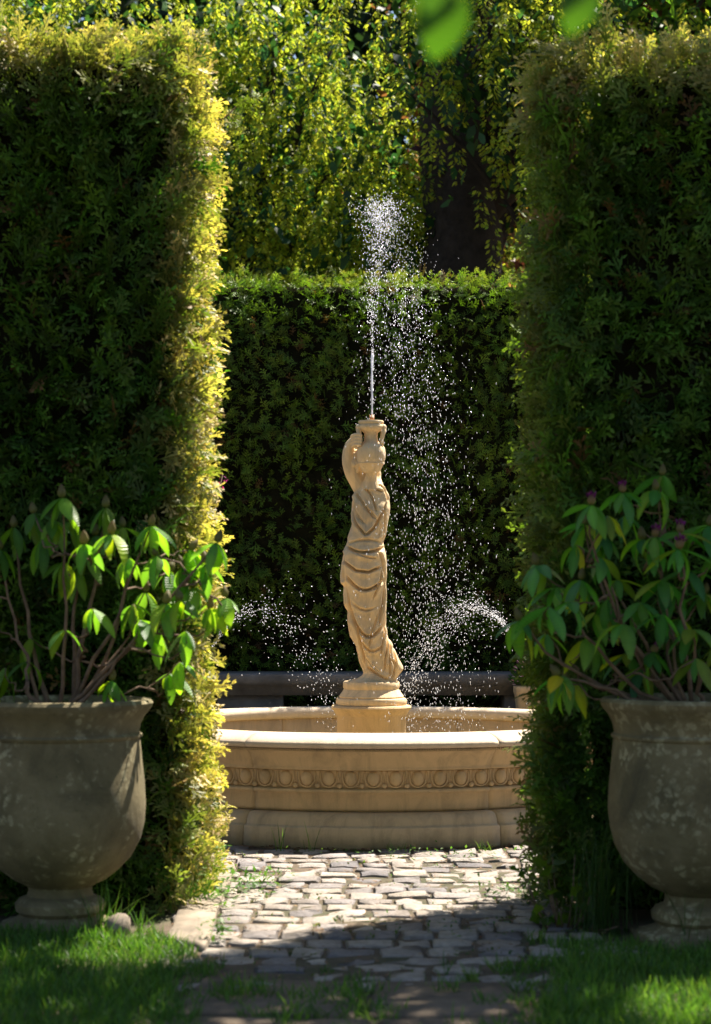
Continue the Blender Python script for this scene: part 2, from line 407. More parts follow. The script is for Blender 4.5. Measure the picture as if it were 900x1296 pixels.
# ------------------------------------------------------------------ fountain
ft = thing('fountain', 'round honey coloured sandstone fountain basin with egg-and-dart moulding', 'fountain', (FX, FY, 0))
nb = 7; step = 2 * math.pi / nb
a_start = -math.pi / 2 - step / 2 - R(0.3)
foot_prof = [(1.06, 0.0), (1.268, 0.0), (1.27, 0.012), (1.266, 0.092), (1.262, 0.098), (1.246, 0.100), (1.243, 0.104), (1.236, 0.125), (1.222, 0.145), (1.200, 0.153), (1.06, 0.154)]
def sector(prof, a0, a1, n, jitter=0, seed=0):
    return lathe(prof, n, a0, a1, closed=True)
for k in range(nb):
    a0 = a_start + k * step
    V, Fs = sector(foot_prof, a0 + 0.0022, a0 + step - 0.0022, 26)
    o = obj('foot_stone', mesh('foot_stone', V, Fs), M['stone_low'], ft)
# wall ring: lower fascia, moulded bed, upper cove
wall_prof = [(1.09, 0.155), (1.158, 0.155), (1.162, 0.17), (1.160, 0.232), (1.172, 0.236), (1.176, 0.244), (1.172, 0.251), (1.150, 0.254),
             (1.148, 0.258), (1.152, 0.33), (1.178, 0.334), (1.180, 0.340), (1.176, 0.345), (1.182, 0.352), (1.198, 0.385), (1.222, 0.412), (1.232, 0.418), (1.09, 0.42)]
for k in range(nb):
    a0 = a_start + k * step
    V, Fs = sector(wall_prof, a0 + 0.0008, a0 + step - 0.0008, 40)
    obj('wall_stone', mesh('wall_stone', V, Fs), M['stone'], ft)
inner_prof = [(1.088, 0.14), (1.088, 0.42), (1.06, 0.43), (1.058, 0.14)]
inner_prof = [(1.058, 0.05), (1.088, 0.05), (1.088, 0.428), (1.058, 0.428)]
for k in range(nb):
    a0 = a_start + math.pi + (k - 0.5) * step + step / 2 + R(0.3)
    V, Fs = sector(inner_prof, a0 + 0.0016, a0 + step - 0.0016, 30)
    obj('lining_stone', mesh('lining_stone', V, Fs), M['stone'], ft)
rim_prof = [(1.05, 0.4285), (1.232, 0.4285), (1.245, 0.431), (1.252, 0.438), (1.254, 0.446), (1.248, 0.455), (1.225, 0.468), (1.19, 0.479), (1.15, 0.486), (1.09, 0.487), (1.062, 0.484), (1.046, 0.474), (1.040, 0.458), (1.042, 0.440)]
for k in range(nb):
    a0 = a_start + k * step
    V, Fs = sector(rim_prof, a0 + 0.0008, a0 + step - 0.0008, 40)
    obj('rim_stone', mesh('rim_stone', V, Fs, smooth=False), M['rim'], ft)
# bead row under the lip
bd = MB(); nbd = 760
V0, F0 = box((0, 0, 0), (0.006, 0.012, 0.008))
for k in range(nbd):
    a = 2 * math.pi * k / nbd
    c, s = math.cos(a), math.sin(a)
    Vv = np.stack([(V0[:, 0] + 1.238) * c - V0[:, 1] * s * 0.45, (V0[:, 0] + 1.238) * s + V0[:, 1] * c * 0.45, V0[:, 2] + 0.4235 + V0[:, 1] * 0.25], -1)
    bd.add(Vv, F0)
obj('bead_row', bd.mesh('bead_row'), M['stone'], ft, kind='stuff')
# egg and dart: each egg with its shell, each dart with its bead
egg_n = 76
t = np.linspace(0, math.pi, 7); A = np.linspace(0, 2 * math.pi, 12, endpoint=False)
eb = MB()
V, Fs = ellipsoid((0.003, 0, 0.004), (0.028, 0.028, 0.036), 7, 12); V[:, 2] = np.minimum(V[:, 2], 0.036); eb.add(V, Fs)
aa = np.linspace(-math.pi, 0, 11)
ring = np.stack([np.full(15, 0.004), np.r_[-0.036, -0.036, 0.0345 * np.cos(aa), 0.036, 0.036], np.r_[0.037, 0.018, 0.036 * np.sin(aa) - 0.001, 0.018, 0.037]], -1)
V, Fs = tube(ring, 0.0045, 6); eb.add(V, Fs)
egg = eb.mesh('egg', True); egg.materials.append(M['stone'])
db = MB()
V, Fs = ellipsoid((0.008, 0, -0.030), (0.012, 0.0125, 0.012), 6, 8); db.add(V, Fs)
for s in (-1, 1):
    V, Fs = tube([(0.004, s * 0.003, -0.022), (0.006, s * 0.0045, 0.0), (0.004, s * 0.006, 0.036)], [0.0022, 0.0026, 0.0022], 6); db.add(V, Fs)
dart = db.mesh('dart', True); dart.materials.append(M['stone'])
eggband = obj('egg_moulding', mesh('egg_moulding', *lathe([(1.146, 0.256), (1.151, 0.262), (1.155, 0.295), (1.156, 0.328)], 152)), M['stone'], ft)
for k in range(egg_n):
    for me, off, nm in ((egg, 0, 'egg'), (dart, 0.5, 'dart')):
        a = -math.pi / 2 + (k + off) * 2 * math.pi / egg_n
        o = obj(nm, me, None, eggband, (1.153 * math.cos(a), 1.153 * math.sin(a), 0.293)); o.rotation_euler = (0, R(-4), a); o.scale = (0.85, 1, 0.93)
V, Fs = lathe([(1.06, 0.02), (1.06, 0.06), (0.0, 0.06)], 64); obj('basin_floor', mesh('basin_floor', V, Fs), M['floor'], ft)
# pedestal
ped = [(0.20, 0.06), (0.20, 0.16), (0.168, 0.18), (0.166, 0.30), (0.166, 0.50), (0.172, 0.508), (0.180, 0.522), (0.190, 0.532), (0.193, 0.541), (0.188, 0.549), (0.172, 0.552), (0.0, 0.552)]
V, Fs = lathe(ped, 48); obj('pedestal', mesh('pedestal', V, Fs), M['stone'], ft)
for ob in [x for x in ft.children if x.name.startswith('pedestal')]:
    for p in ob.data.polygons: p.use_smooth = True
    ob.modifiers.new('split', 'EDGE_SPLIT').split_angle = R(40)
V, Fs = lathe([(1.054, 0.26), (0.167, 0.26)], 64)
tag(obj('water', mesh('water', V, Fs), M['water'], None, (FX, FY, 0)), kind='structure')

# ------------------------------------------------------------------ statue
SZ = 0.553; S = 263.8; XC = 471.0
st = thing('statue', 'sandstone statue of a draped woman seen from behind carrying a jar on her shoulder', 'statue', (FX, FY, SZ))
def zx1(x, y): return (400 + x / 5.625, 510 + y / 5.626)
def zx2(x, y): return (400 + x / 5.625, 720 + y / 5.626)
def zx3(x, y): return (430 + x / 9.97, 590 + y / 9.97)
def loc(p): return ((p[0] - XC) / S, (HC - (p[1] - HY) / S) - SZ)
# stepped round plinth under the feet
V, Fs = lathe([(0.0, 0.0), (0.166, 0.0), (0.170, 0.006), (0.170, 0.022), (0.166, 0.030), (0.152, 0.034), (0.156, 0.040), (0.150, 0.048), (0.140, 0.062), (0.132, 0.075), (0.134, 0.080), (0.136, 0.088), (0.135, 0.106), (0.130, 0.112), (0.0, 0.1125)], 56)
pl = obj('plinth', mesh('plinth', V, Fs, True), M['statue'], st); pl.modifiers.new('split', 'EDGE_SPLIT').split_angle = R(45)
out = [(zx1(352, 520), 442), (zx1(345, 545), 445), (zx1(333, 570), 466), (zx1(303, 600), 492), (zx1(272, 650), 518), (zx1(262, 700), 530), (zx1(262, 760), 533), (zx1(268, 820), 522),
       (zx1(257, 880), 510), (zx1(238, 940), 500), (zx1(228, 990), 485), (zx1(210, 1030), 492), (zx1(192, 1080), 503), (zx1(190, 1120), 503), (zx1(187, 1200), 503), (zx1(192, 1280), 500),
       (zx2(210, 120), 497), (zx2(213, 250), 497), (zx2(236, 300), 497), (zx2(240, 400), 497), (zx2(246, 480), 510), (zx2(292, 548), 542), (zx2(306, 620), 582), (zx2(326, 690), 622),
       (zx2(338, 715), 628), (zx2(346, 745), 602), (zx2(300, 782), 580), (zx2(235, 806), 570), (zx2(215, 822), 568)]
py = np.array([p[1] for p, r in out]); pl_ = np.array([p[0] for p, r in out]); pr_ = np.array([400 + r / 5.625 for p, r in out])
nz, na = 330, 200
PY = np.linspace(py[0], py[-1], nz)
def smooth(a, k=4):
    ker = np.exp(-np.linspace(-2, 2, 2 * k + 1) ** 2); ker /= ker.sum()
    return np.convolve(np.pad(a, k, mode='edge'), ker, 'valid')
Lx = smooth((np.interp(PY, py, pl_) - XC) / S); Rx = smooth((np.interp(PY, py, pr_) - XC) / S)
Zz = (HC - (PY - HY) / S) - SZ
hw = (Rx - Lx) / 2
dep = np.interp(PY, [606, 640, 690, 705, 760, 830, 850, 866], [0.035, 0.062, 0.066, 0.082, 0.080, 0.066, 0.062, 0.090])
cyo = np.interp(PY, [606, 640, 690, 720, 800, 866], [0.02, 0.012, 0.0, 0.0, 0.004, -0.008])
A = np.linspace(0, 2 * math.pi, na, endpoint=False)
ca, sa = np.cos(A), np.sin(A)
ex = 0.9
X = ((Lx + Rx) / 2)[:, None] + hw[:, None] * (np.sign(ca) * np.abs(ca) ** ex)[None]
Y = cyo[:, None] + dep[:, None] * (np.sign(sa) * np.abs(sa) ** ex)[None]
Z = np.repeat(Zz[:, None], na, 1)
NX = np.repeat((ca / 1.0)[None], nz, 0) / hw[:, None]; NY = np.repeat(sa[None], nz, 0) / dep[:, None]
nl = np.hypot(NX, NY); NX /= nl; NY /= nl
front = NY < 0
D = np.zeros_like(X)
def curve_fold(pts, a, wdt, groove=0.9, side=1, n=60, ends=0.12):
    """a cloth fold that runs along the curve: a rounded ridge with a sharp hollow on one side"""
    global D
    P = np.array([loc(p) for p in pts])
    if len(P) == 3: C = bez(P[0], 2 * P[1] - 0.5 * (P[0] + P[2]), P[2], n)
    else:
        tt = np.linspace(0, 1, len(P)); ti = np.linspace(0, 1, n)
        C = np.stack([smooth(np.interp(ti, tt, P[:, 0]), 3), smooth(np.interp(ti, tt, P[:, 1]), 3)], -1)
    T = norm(np.gradient(C, axis=0)); Nn = np.stack([-T[:, 1], T[:, 0]], -1)
    lo, hi = C.min(0) - 0.06, C.max(0) + 0.06
    sel = (Z > lo[1]) & (Z < hi[1])
    xs, zs = X[sel], Z[sel]
    d = np.stack([xs[:, None] - C[None, :, 0], zs[:, None] - C[None, :, 1]], -1)
    dist = np.hypot(d[..., 0], d[..., 1]); k = dist.argmin(1); ar = np.arange(len(k))
    s = (d[ar, k] * Nn[k]).sum(-1) * side; dm = dist[ar, k]
    tpar = k / (n - 1); win = np.clip(np.minimum(tpar, 1 - tpar) / ends, 0, 1); win = win * win * (3 - 2 * win) * 0.9 + 0.1
    endfade = np.where((k == 0) | (k == n - 1), np.exp(-(np.abs(dm ** 2 - s ** 2)) / (0.006 ** 2)), 1.0)
    h = 0.55 * np.exp(-((s - 0.5 * wdt) / (2.4 * wdt)) ** 2) - 1.7 * groove * np.exp(-(s / (0.45 * wdt)) ** 2)
    D[sel] += a * h * win * endfade
# waist roll and hip folds
curve_fold([zx3(105, 1000), zx3(330, 935), zx3(540, 985)], 0.007, 0.012, 0.9, 1)
curve_fold([zx3(90, 1000), zx3(300, 1092), zx3(570, 1025)], 0.016, 0.014, 1.1, 1)
curve_fold([zx3(230, 1105), zx3(340, 1145), zx3(470, 1170)], 0.009, 0.007, 1.0, 1)
curve_fold([zx1(200, 1060), zx1(208, 1130), zx1(290, 1195), zx1(380, 1205), zx1(470, 1165)], 0.014, 0.011, 1.2, 1)
curve_fold([zx1(440, 1060), zx1(480, 1150), zx1(478, 1280)], 0.010, 0.009, 1.0, 1)
curve_fold([zx1(196, 1040), zx1(192, 1100), zx1(205, 1290)], 0.010, 0.008, 1.0, -1)
curve_fold([zx2(222, 40), zx2(345, 150), zx2(480, 70)], 0.014, 0.012, 1.2, 1)
curve_fold([zx2(255, 225), zx2(345, 292), zx2(440, 262)], 0.009, 0.010, 0.9, 1, ends=0.3)
curve_fold([zx2(486, 30), zx2(470, 260), zx2(395, 470), zx2(370, 640)], 0.010, 0.009, 0.8, 1, ends=0.3)
curve_fold([zx2(270, 330), zx2(365, 478), zx2(475, 400)], 0.014, 0.012, 1.2, 1)
curve_fold([zx2(330, 500), zx2(395, 582), zx2(475, 545)], 0.010, 0.009, 1.0, 1)
curve_fold([zx2(370, 690), zx2(440, 745), zx2(520, 790)], 0.012, 0.010, 1.0, 1)
# hanging edge on the left
curve_fold([zx2(215, 40), zx2(228, 150), zx2(255, 280), zx2(300, 420), zx2(335, 560), zx2(365, 690)], 0.012, 0.009, 1.0, -1)
curve_fold([zx2(200, 0), zx2(218, 160), zx2(245, 330), zx2(265, 470)], 0.008, 0.007, 0.8, -1)
# fan of folds gathered on the right
for a_, b_ in (((470, 0), (405, 225)), ((486, 90), (440, 430)), ((493, 230), (462, 640)), ((500, 400), (492, 740)), ((510, 460), (528, 780)), ((525, 500), (575, 720))):
    curve_fold([zx2(*a_), zx2((a_[0] + b_[0]) / 2 + 6, (a_[1] + b_[1]) / 2), zx2(*b_)], 0.012, 0.0060, 1.1, 1, ends=0.2)
curve_fold([zx2(535, 640), zx2(560, 700), zx2(540, 780)], 0.01, 0.010, 1.0, -1)
for a_, b_, c_ in (((470, 40), (440, 110), (415, 150)), ((360, 620), (400, 680), (470, 740)), ((320, 620), (345, 690), (360, 735))):
    curve_fold([zx2(*a_), zx2(*b_), zx2(*c_)], 0.006, 0.006, 0.8, 1)
# shawl over the back, its pointed hem and slanting folds
hem = [zx3(170, 380), zx3(180, 560), zx3(230, 740), zx3(335, 880), zx3(440, 790), zx3(510, 650), zx3(560, 560), zx3(610, 440)]
curve_fold(hem, 0.014, 0.010, 1.1, 1)
for pts, a_, w_, sd in (([(215, 330), (300, 470), (460, 680)], 0.013, 0.012, -1), ([(290, 260), (400, 370), (470, 600)], 0.012, 0.009, -1), ([(320, 240), (440, 290), (540, 330)], 0.008, 0.007, 1),
                        ([(310, 205), (420, 225), (520, 200)], 0.008, 0.007, 1), ([(350, 300), (450, 300), (560, 330)], 0.007, 0.006, 1), ([(480, 240), (570, 300), (615, 440)], 0.010, 0.008, 1),
                        ([(190, 420), (230, 600), (330, 740)], 0.009, 0.014, -1), ([(560, 560), (570, 760), (545, 950)], 0.008, 0.009, -1), ([(500, 700), (510, 820), (480, 900)], 0.005, 0.008, 1),
                        ([(170, 680), (160, 780), (110, 960)], 0.006, 0.008, 1), ([(360, 560), (420, 600), (470, 690)], 0.006, 0.006, 1)):
    curve_fold([zx3(*p) for p in pts], a_, w_, 0.9, sd)
P3 = np.stack([X, Y, Z], -1).reshape(-1, 3)
D = 1.35 * D * np.clip(0.45 + np.abs(NY) * 1.3, 0, 1)
D += (vnoise(P3, 45, 3).reshape(D.shape) - 0.5) * 0.003
X2, Y2 = X + NX * D, Y + NY * D
fig = MB()
Vb = np.stack([X2, Y2, Z], -1)[::-1].reshape(-1, 3)          # bottom to top
fig.add(Vb, [quads_grid(nz, na, True), np.array([list(range(na))[::-1]]), np.array([[(nz - 1) * na + k for k in range(na)]])])
def lp(p, y): a = loc(p); return (a[0], y, a[1])
# head (hair tied, turned away), neck, both raised arms with hands on the jar
hc = lp(zx1(300, 415), 0.030)
V, Fs = ellipsoid(hc, (0.050, 0.060, 0.070), 26, 34)
dn = norm(V - np.array(hc)); V = V + dn * ((vnoise(V, 75, 5) - 0.5) * 0.022 * (dn[:, 1] < 0.35) + 0.012 * np.exp(-((dn - norm(np.array([0.05, 1, -0.12]))) ** 2).sum(-1) / 0.03))[:, None]
fig.add(V, Fs)
V, Fs = tube([lp(zx1(385, 640), 0.02), lp(zx1(360, 560), 0.035), hc], [0.05, 0.036, 0.034], 14); fig.add(V, Fs)
arm = np.array([lp(zx1(345, 640), 0.03), lp(zx1(310, 570), 0.03), lp(zx1(262, 500), 0.015), lp(zx1(236, 430), 0.005), lp(zx1(232, 360), 0.0), lp(zx1(246, 300), -0.01), lp(zx1(275, 262), -0.02), lp(zx1(305, 255), -0.03)])
ti = np.linspace(0, len(arm) - 1, 26); armS = np.stack([smooth(np.interp(ti, np.arange(len(arm)), arm[:, k]), 2) for k in range(3)], -1)
V, Fs = tube(armS, np.interp(ti, range(8), [0.040, 0.041, 0.036, 0.031, 0.028, 0.024, 0.018, 0.014]), 14); fig.add(V, Fs)
for k in range(4):                                            # fingers curling over the jar's shoulder
    zy = 232 + k * 23
    p = [lp(zx1(258 + 3 * k, zy + 12), -0.030), lp(zx1(284, zy), -0.056), lp(zx1(312, zy + 1), -0.074), lp(zx1(332 - 2 * k, zy + 10), -0.078)]
    V, Fs = tube(p, [0.0085, 0.0088, 0.0080, 0.006], 8); fig.add(V, Fs)
V, Fs = tube([lp(zx1(270, 300), -0.025), lp(zx1(292, 322), -0.045), lp(zx1(312, 326), -0.055)], [0.010, 0.009, 0.006], 8); fig.add(V, Fs)
arm2 = [lp(zx1(450, 640), 0.035), lp(zx1(500, 600), 0.07), lp(zx1(500, 520), 0.10), lp(zx1(470, 440), 0.10), lp(zx1(440, 380), 0.06)]
arm2 = [lp(zx1(440, 640), 0.04), lp(zx1(440, 590), 0.09), lp(zx1(430, 500), 0.12), lp(zx1(425, 430), 0.10), lp(zx1(430, 380), 0.05)]
V, Fs = tube(arm2, [0.036, 0.034, 0.030, 0.025, 0.018], 12); fig.add(V, Fs)
V, Fs = tube([lp(zx1(398, 480), -0.03), lp(zx1(398, 515), -0.022), lp(zx1(396, 545), -0.012), lp(zx1(394, 600), 0.0)], [0.036, 0.027, 0.031, 0.05], 16); fig.add(V, Fs)
# feet trailing cloth on the plinth
V, Fs = ellipsoid(lp(zx2(330, 812), 0.0), (0.075, 0.075, 0.022), 10, 20); fig.add(V, Fs)
V, Fs = ellipsoid(lp(zx2(470, 805), 0.0), (0.060, 0.07, 0.022), 10, 20); fig.add(V, Fs)
fo = obj('figure', fig.mesh('figure', True), M['statue'], st)
rm = fo.modifiers.new('unify', 'REMESH'); rm.mode = 'VOXEL'; rm.voxel_size = 0.0026; rm.use_smooth_shade = True
# jar
jx, jz = loc(zx1(397, 0)); JX = jx
def jz_(zy): return loc(zx1(397, zy))[1]
prof = [(0.0, 505), (0.036, 500), (0.040, 488), (0.047, 470), (0.058, 435), (0.0645, 395), (0.0655, 360), (0.062, 325), (0.052, 300), (0.040, 290), (0.0335, 270), (0.031, 240), (0.033, 218), (0.042, 205), (0.054, 198), (0.062, 186), (0.0645, 172), (0.060, 160), (0.055, 156), (0.060, 148), (0.061, 136), (0.058, 130), (0.045, 131), (0.030, 150), (0.0, 152)]
V, Fs = lathe([(r * (1.07 if 290 < zy < 500 else 1.0), jz_(zy)) for r, zy in prof], 40, center=(JX, -0.03, 0)); jar = obj('jar', mesh('jar', V, Fs, True), M['statue'], st)
jar.modifiers.new('split', 'EDGE_SPLIT').split_angle = R(50)
V, Fs = lathe([(0.0630, jz_(440)), (0.0650, jz_(436)), (0.0655, jz_(431)), (0.0640, jz_(427))], 40, center=(JX, -0.03, 0)); obj('band', mesh('band', V, Fs), M['statue'], jar)
for s in (-1, 1):
    p = [(JX + s * 0.052, -0.045, jz_(180)), (JX + s * 0.060, -0.050, jz_(195)), (JX + s * 0.056, -0.052, jz_(230)), (JX + s * 0.050, -0.052, jz_(268)), (JX + s * 0.052, -0.050, jz_(305))]
    b = MB(); V, Fs = tube(p, [0.012, 0.013, 0.0105, 0.010, 0.011], 10); b.add(V, Fs)
    V, Fs = ellipsoid((JX + s * 0.060, -0.045, jz_(178)), (0.014, 0.018, 0.015), 8, 12); b.add(V, Fs)
    obj('handle', b.mesh('handle', True), M['statue'], jar)
NZT = jz_(92)
V, Fs = lathe([(0.0, jz_(150)), (0.0115, jz_(150)), (0.0115, NZT + 0.002), (0.009, NZT), (0.004, NZT - 0.002), (0.0, NZT - 0.002)], 16, center=(loc(zx1(403, 0))[0], -0.03, 0))
obj('nozzle', mesh('nozzle', V, Fs), M['brass'], st)
JET = np.array([FX + loc(zx1(403, 0))[0], FY - 0.03, SZ + NZT])

# ------------------------------------------------------------------ water jets
oct_v = np.array([[1,0,0],[-1,0,0],[0,1,0],[0,-1,0],[0,0,1],[0,0,-1]], float)
oct_f = np.array([[0,2,4],[2,1,4],[1,3,4],[3,0,4],[2,0,5],[1,2,5],[3,1,5],[0,3,5]])
def drops(name, pos, vel, size, label, elong, extra=None):
    d = norm(vel); ref = np.tile([0.3, 0.9, 0.1], (len(d), 1)); s = norm(np.cross(d, ref)); u = np.cross(s, d)
    Mx = np.stack([s, u, d * elong[:, None]], -1) * size[:, None, None]
    V = (np.einsum('nij,kj->nki', Mx, oct_v) + pos[:, None]).reshape(-1, 3)
    Fq = (oct_f[None] + (np.arange(len(pos)) * 6)[:, None, None]).reshape(-1, 3)
    b = MB(); b.add(V, Fq)
    if extra is not None:
        for v, f in extra: b.add(v, f)
    o = obj(name, b.mesh(name, True), M['drops'])
    return tag(o, label, 'water jet', None, 'stuff')
g = 9.81; top = 1.09 - (262 - HY) / F * 10.35 - JET[2]; v0 = math.sqrt(2 * g * top)
n1 = 1900; tt = rng.random(n1) ** 0.8 * (v0 / g)               # rising part
h = v0 * tt - g * tt * tt / 2; fr = h / top
spread = 0.003 + 0.055 * fr ** 2.2
x = JET[0] + rng.normal(0, 1, n1) * spread + 0.030 * fr ** 2 + 0.012 * np.sin(fr * 9) * fr; y = JET[1] + rng.normal(0, 1, n1) * spread
keep = rng.random(n1) < 0.35 + 0.65 * fr
P1 = np.stack([x, y, JET[2] + h + rng.normal(0, 0.03, n1) * fr], -1)[keep]; V1 = np.stack([rng.normal(0, .1, n1), rng.normal(0, .1, n1), v0 - g * tt + 0.4], -1)[keep]
n2 = 4600; ph = top * (1 + rng.normal(0, 0.04, n2)); drift = np.abs(rng.normal(0.27, 0.19, n2)) * np.where(rng.random(n2) < 0.1, -0.35, 1.0)      # blown by a breeze from the left
tf = rng.random(n2) ** 0.62 * 0.72; hf = ph - g * tf * tf / 2
x = JET[0] + 0.03 + rng.normal(0, 0.03, n2) + drift * (0.10 + tf * 1.15); y = JET[1] + rng.normal(0, 0.05, n2) + rng.normal(0, 0.25, n2) * (0.1 + tf)
P2 = np.stack([x, y, JET[2] + hf], -1); V2 = np.stack([drift * 0.8, np.zeros(n2), -g * tf - 0.3], -1)
rad2 = np.hypot(x - FX, y - FY); ok = (P2[:, 2] > 0.27) & ((rad2 < 1.0) | (P2[:, 2] > 0.52)) & ~((rad2 < 0.2) & (P2[:, 2] < 1.75) & (y > FY - 0.05))
P2, V2 = P2[ok], V2[ok]
P = np.concatenate([P1, P2]); Vv = np.concatenate([V1, V2])
size = np.concatenate([rng.uniform(0.0009, 0.0029, len(P1)), rng.uniform(0.0006, 0.0015, len(P2))])
el = np.concatenate([rng.uniform(1.0, 1.8, len(P1)), 1.3 + np.clip(-V2[:, 2], 0, 6) / 6 * 3.4 * rng.uniform(0.6, 1.2, len(P2))])
zz = np.linspace(0, 0.30, 26) * top                             # the unbroken rope of water above the nozzle
ropes = []
for k in range(4):
    wob = 0.001 + 0.013 * (zz / top) ** 1.2
    ropes.append(tube(np.stack([JET[0] + 0.03 * (zz / top) ** 2 + wob * np.sin(zz * (18 + 5 * k) + k * 1.7), JET[1] + wob * np.cos(zz * (15 + 4 * k) + k), JET[2] - 0.004 + zz], -1), np.interp(zz, [0, 0.3, zz[-1]], [0.0036, 0.003, 0.0006]) * (0.6 + 0.55 * np.abs(np.sin(zz * 23 + k))), 6))
drops('water_jet', P, Vv, size, 'tall white plume of spray rising from the jar on the statue', el, ropes)
def arc(p0, v, n, spread, thick, label, seed, tmax):
    r = np.random.default_rng(seed); t = r.random(n) ** 0.85 * tmax
    sp = np.where(r.random((n, 1)) < 0.6, 0.35, 1.25) * spread; vel = np.array(v)[None] * (1 + r.normal(0, 1, (n, 1)) * sp) + r.normal(0, 1.0, (n, 3)) * sp
    pos = np.array(p0)[None] + vel * t[:, None]; pos[:, 2] -= g * t * t / 2
    pos += r.normal(0, thick, (n, 3)) * (0.25 + t / tmax)[:, None]; vt = vel.copy(); vt[:, 2] -= g * t
    ok = (pos[:, 2] > 0.27) & (np.hypot(pos[:, 0] - FX, pos[:, 1] - FY) > 0.19)
    m = ok.sum()
    return drops('water_jet', pos[ok], vt[ok], r.uniform(0.0009, 0.0024, m), label, r.uniform(1.0, 2.4, m))
def W(px, py, Y): return (wx(px, Y), Y, wz(py, Y))
arc(W(668, 835, 10.6), (-1.16, -0.10, 2.25), 2000, 0.10, 0.014, 'arching spray jet beside the potted flowers by the bench', 3, 0.66)
arc(W(268, 820, 10.6), (1.15, -0.10, 1.95), 800, 0.15, 0.014, 'thin arching spray jet between the golden hedge end and the statue', 4, 0.62)

# ------------------------------------------------------------------ stone bench and flower tub behind the basin
bY = 11.85
bt = thing('stone_bench', 'long dark grey stone bench in the shade against the back hedge', 'bench', (0.1, bY, 0))
zt, zb = wz(853, bY), wz(880, bY)
b = MB(); pr = np.array([(0, zb), (-0.0, zb + 0.05), (-0.02, zb + 0.055), (-0.03, zb + 0.075), (-0.03, zt - 0.012), (-0.022, zt), (0.42, zt), (0.42, zb)])
xs = np.array([-1.75, 1.75]); V = np.concatenate([np.c_[np.full(len(pr), x_), pr] for x_ in xs]); k = len(pr); j = np.arange(k); j2 = (j + 1) % k
obj('seat_slab', mesh('seat_slab', V, [np.stack([j, j2, k + j2, k + j], -1), np.array([list(range(k))[::-1]]), np.array([list(range(k, 2 * k))])]), M['grey_stone'], bt)
for xa, xb in ((-0.86, -0.5), (0.72, 1.02), (-1.7, -1.45), (1.5, 1.72)):
    V, Fs = box(((xa + xb) / 2, 0.2, zb / 2 - 0.001), (xb - xa, 0.34, zb - 0.003)); obj('support', mesh('support', V, Fs), M['grey_stone'], bt)
tY = 11.75; tx = wx(674, tY); tz = wz(868, tY)
tb = thing('flower_tub', 'square sandstone tub of pink flowers beside the bench', 'planter', (tx, tY, 0))
b = MB(); rings = []
for hw_, z_ in ((0.075, 0.0), (0.085, 0.03), (0.078, 0.06), (0.085, tz - 0.16), (0.098, tz - 0.05), (0.104, tz - 0.03), (0.104, tz - 0.004), (0.098, tz), (0.08, tz), (0.078, tz - 0.04)):
    a = np.linspace(0, 2 * math.pi, 32, endpoint=False); q = np.maximum(np.abs(np.cos(a)), np.abs(np.sin(a)))
    rr = hw_ / (0.35 + 0.65 * q) * (1 + 0.0 * a); rings.append(np.stack([rr * np.cos(a), rr * np.sin(a), np.full(32, z_)], -1))
b.add(np.concatenate(rings), [quads_grid(len(rings), 32, True), np.array([[(len(rings) - 1) * 32 + k for k in range(32)]])])
obj('tub', b.mesh('tub'), M['stone'], tb)
leafq = (np.array([[0, 0, 0], [-0.22, 0.45, 0.05], [0, 1, 0], [0.22, 0.45, 0.05]], float), np.array([[0, 3, 2], [0, 2, 1]]), np.array([0, 0.5, 1, 0.5]))
def rand_dirs(n, r=rng): return norm(r.normal(0, 1, (n, 3)))
def pal(n, cs, r=rng, tipk=1.35):
    cs = np.array(cs, float); a = cs[r.integers(len(cs), size=n)] * r.uniform(0.7, 1.3, (n, 1))
    return np.stack([a, a * tipk], 1)
n = 260; d = rand_dirs(n); d[:, 2] = np.abs(d[:, 2])
V, Fq, C = scatter(leafq, d * [0.10, 0.10, 0.14] * rng.random((n, 1)) ** 0.4 + [0, 0, tz], d + [0, 0, .5], rand_dirs(n), rng.uniform(0.03, 0.06, n), pal(n, [(0.04, 0.10, 0.02), (0.07, 0.14, 0.03)]))
obj('foliage', mesh('foliage', V, Fq, cols=C), M['leafy'], tb, kind='stuff')
n = 90; d = rand_dirs(n); d[:, 2] = np.abs(d[:, 2])
V, Fq, C = scatter(leafq, d * [0.10, 0.10, 0.17] + [0, 0, tz + 0.01], d, rand_dirs(n), rng.uniform(0.015, 0.03, n), pal(n, [(0.55, 0.12, 0.3), (0.65, 0.3, 0.45), (0.5, 0.1, 0.35), (0.8, 0.6, 0.65)]))
obj('blossom', mesh('blossom', V, Fq, cols=C), M['flower'], tb, kind='stuff')

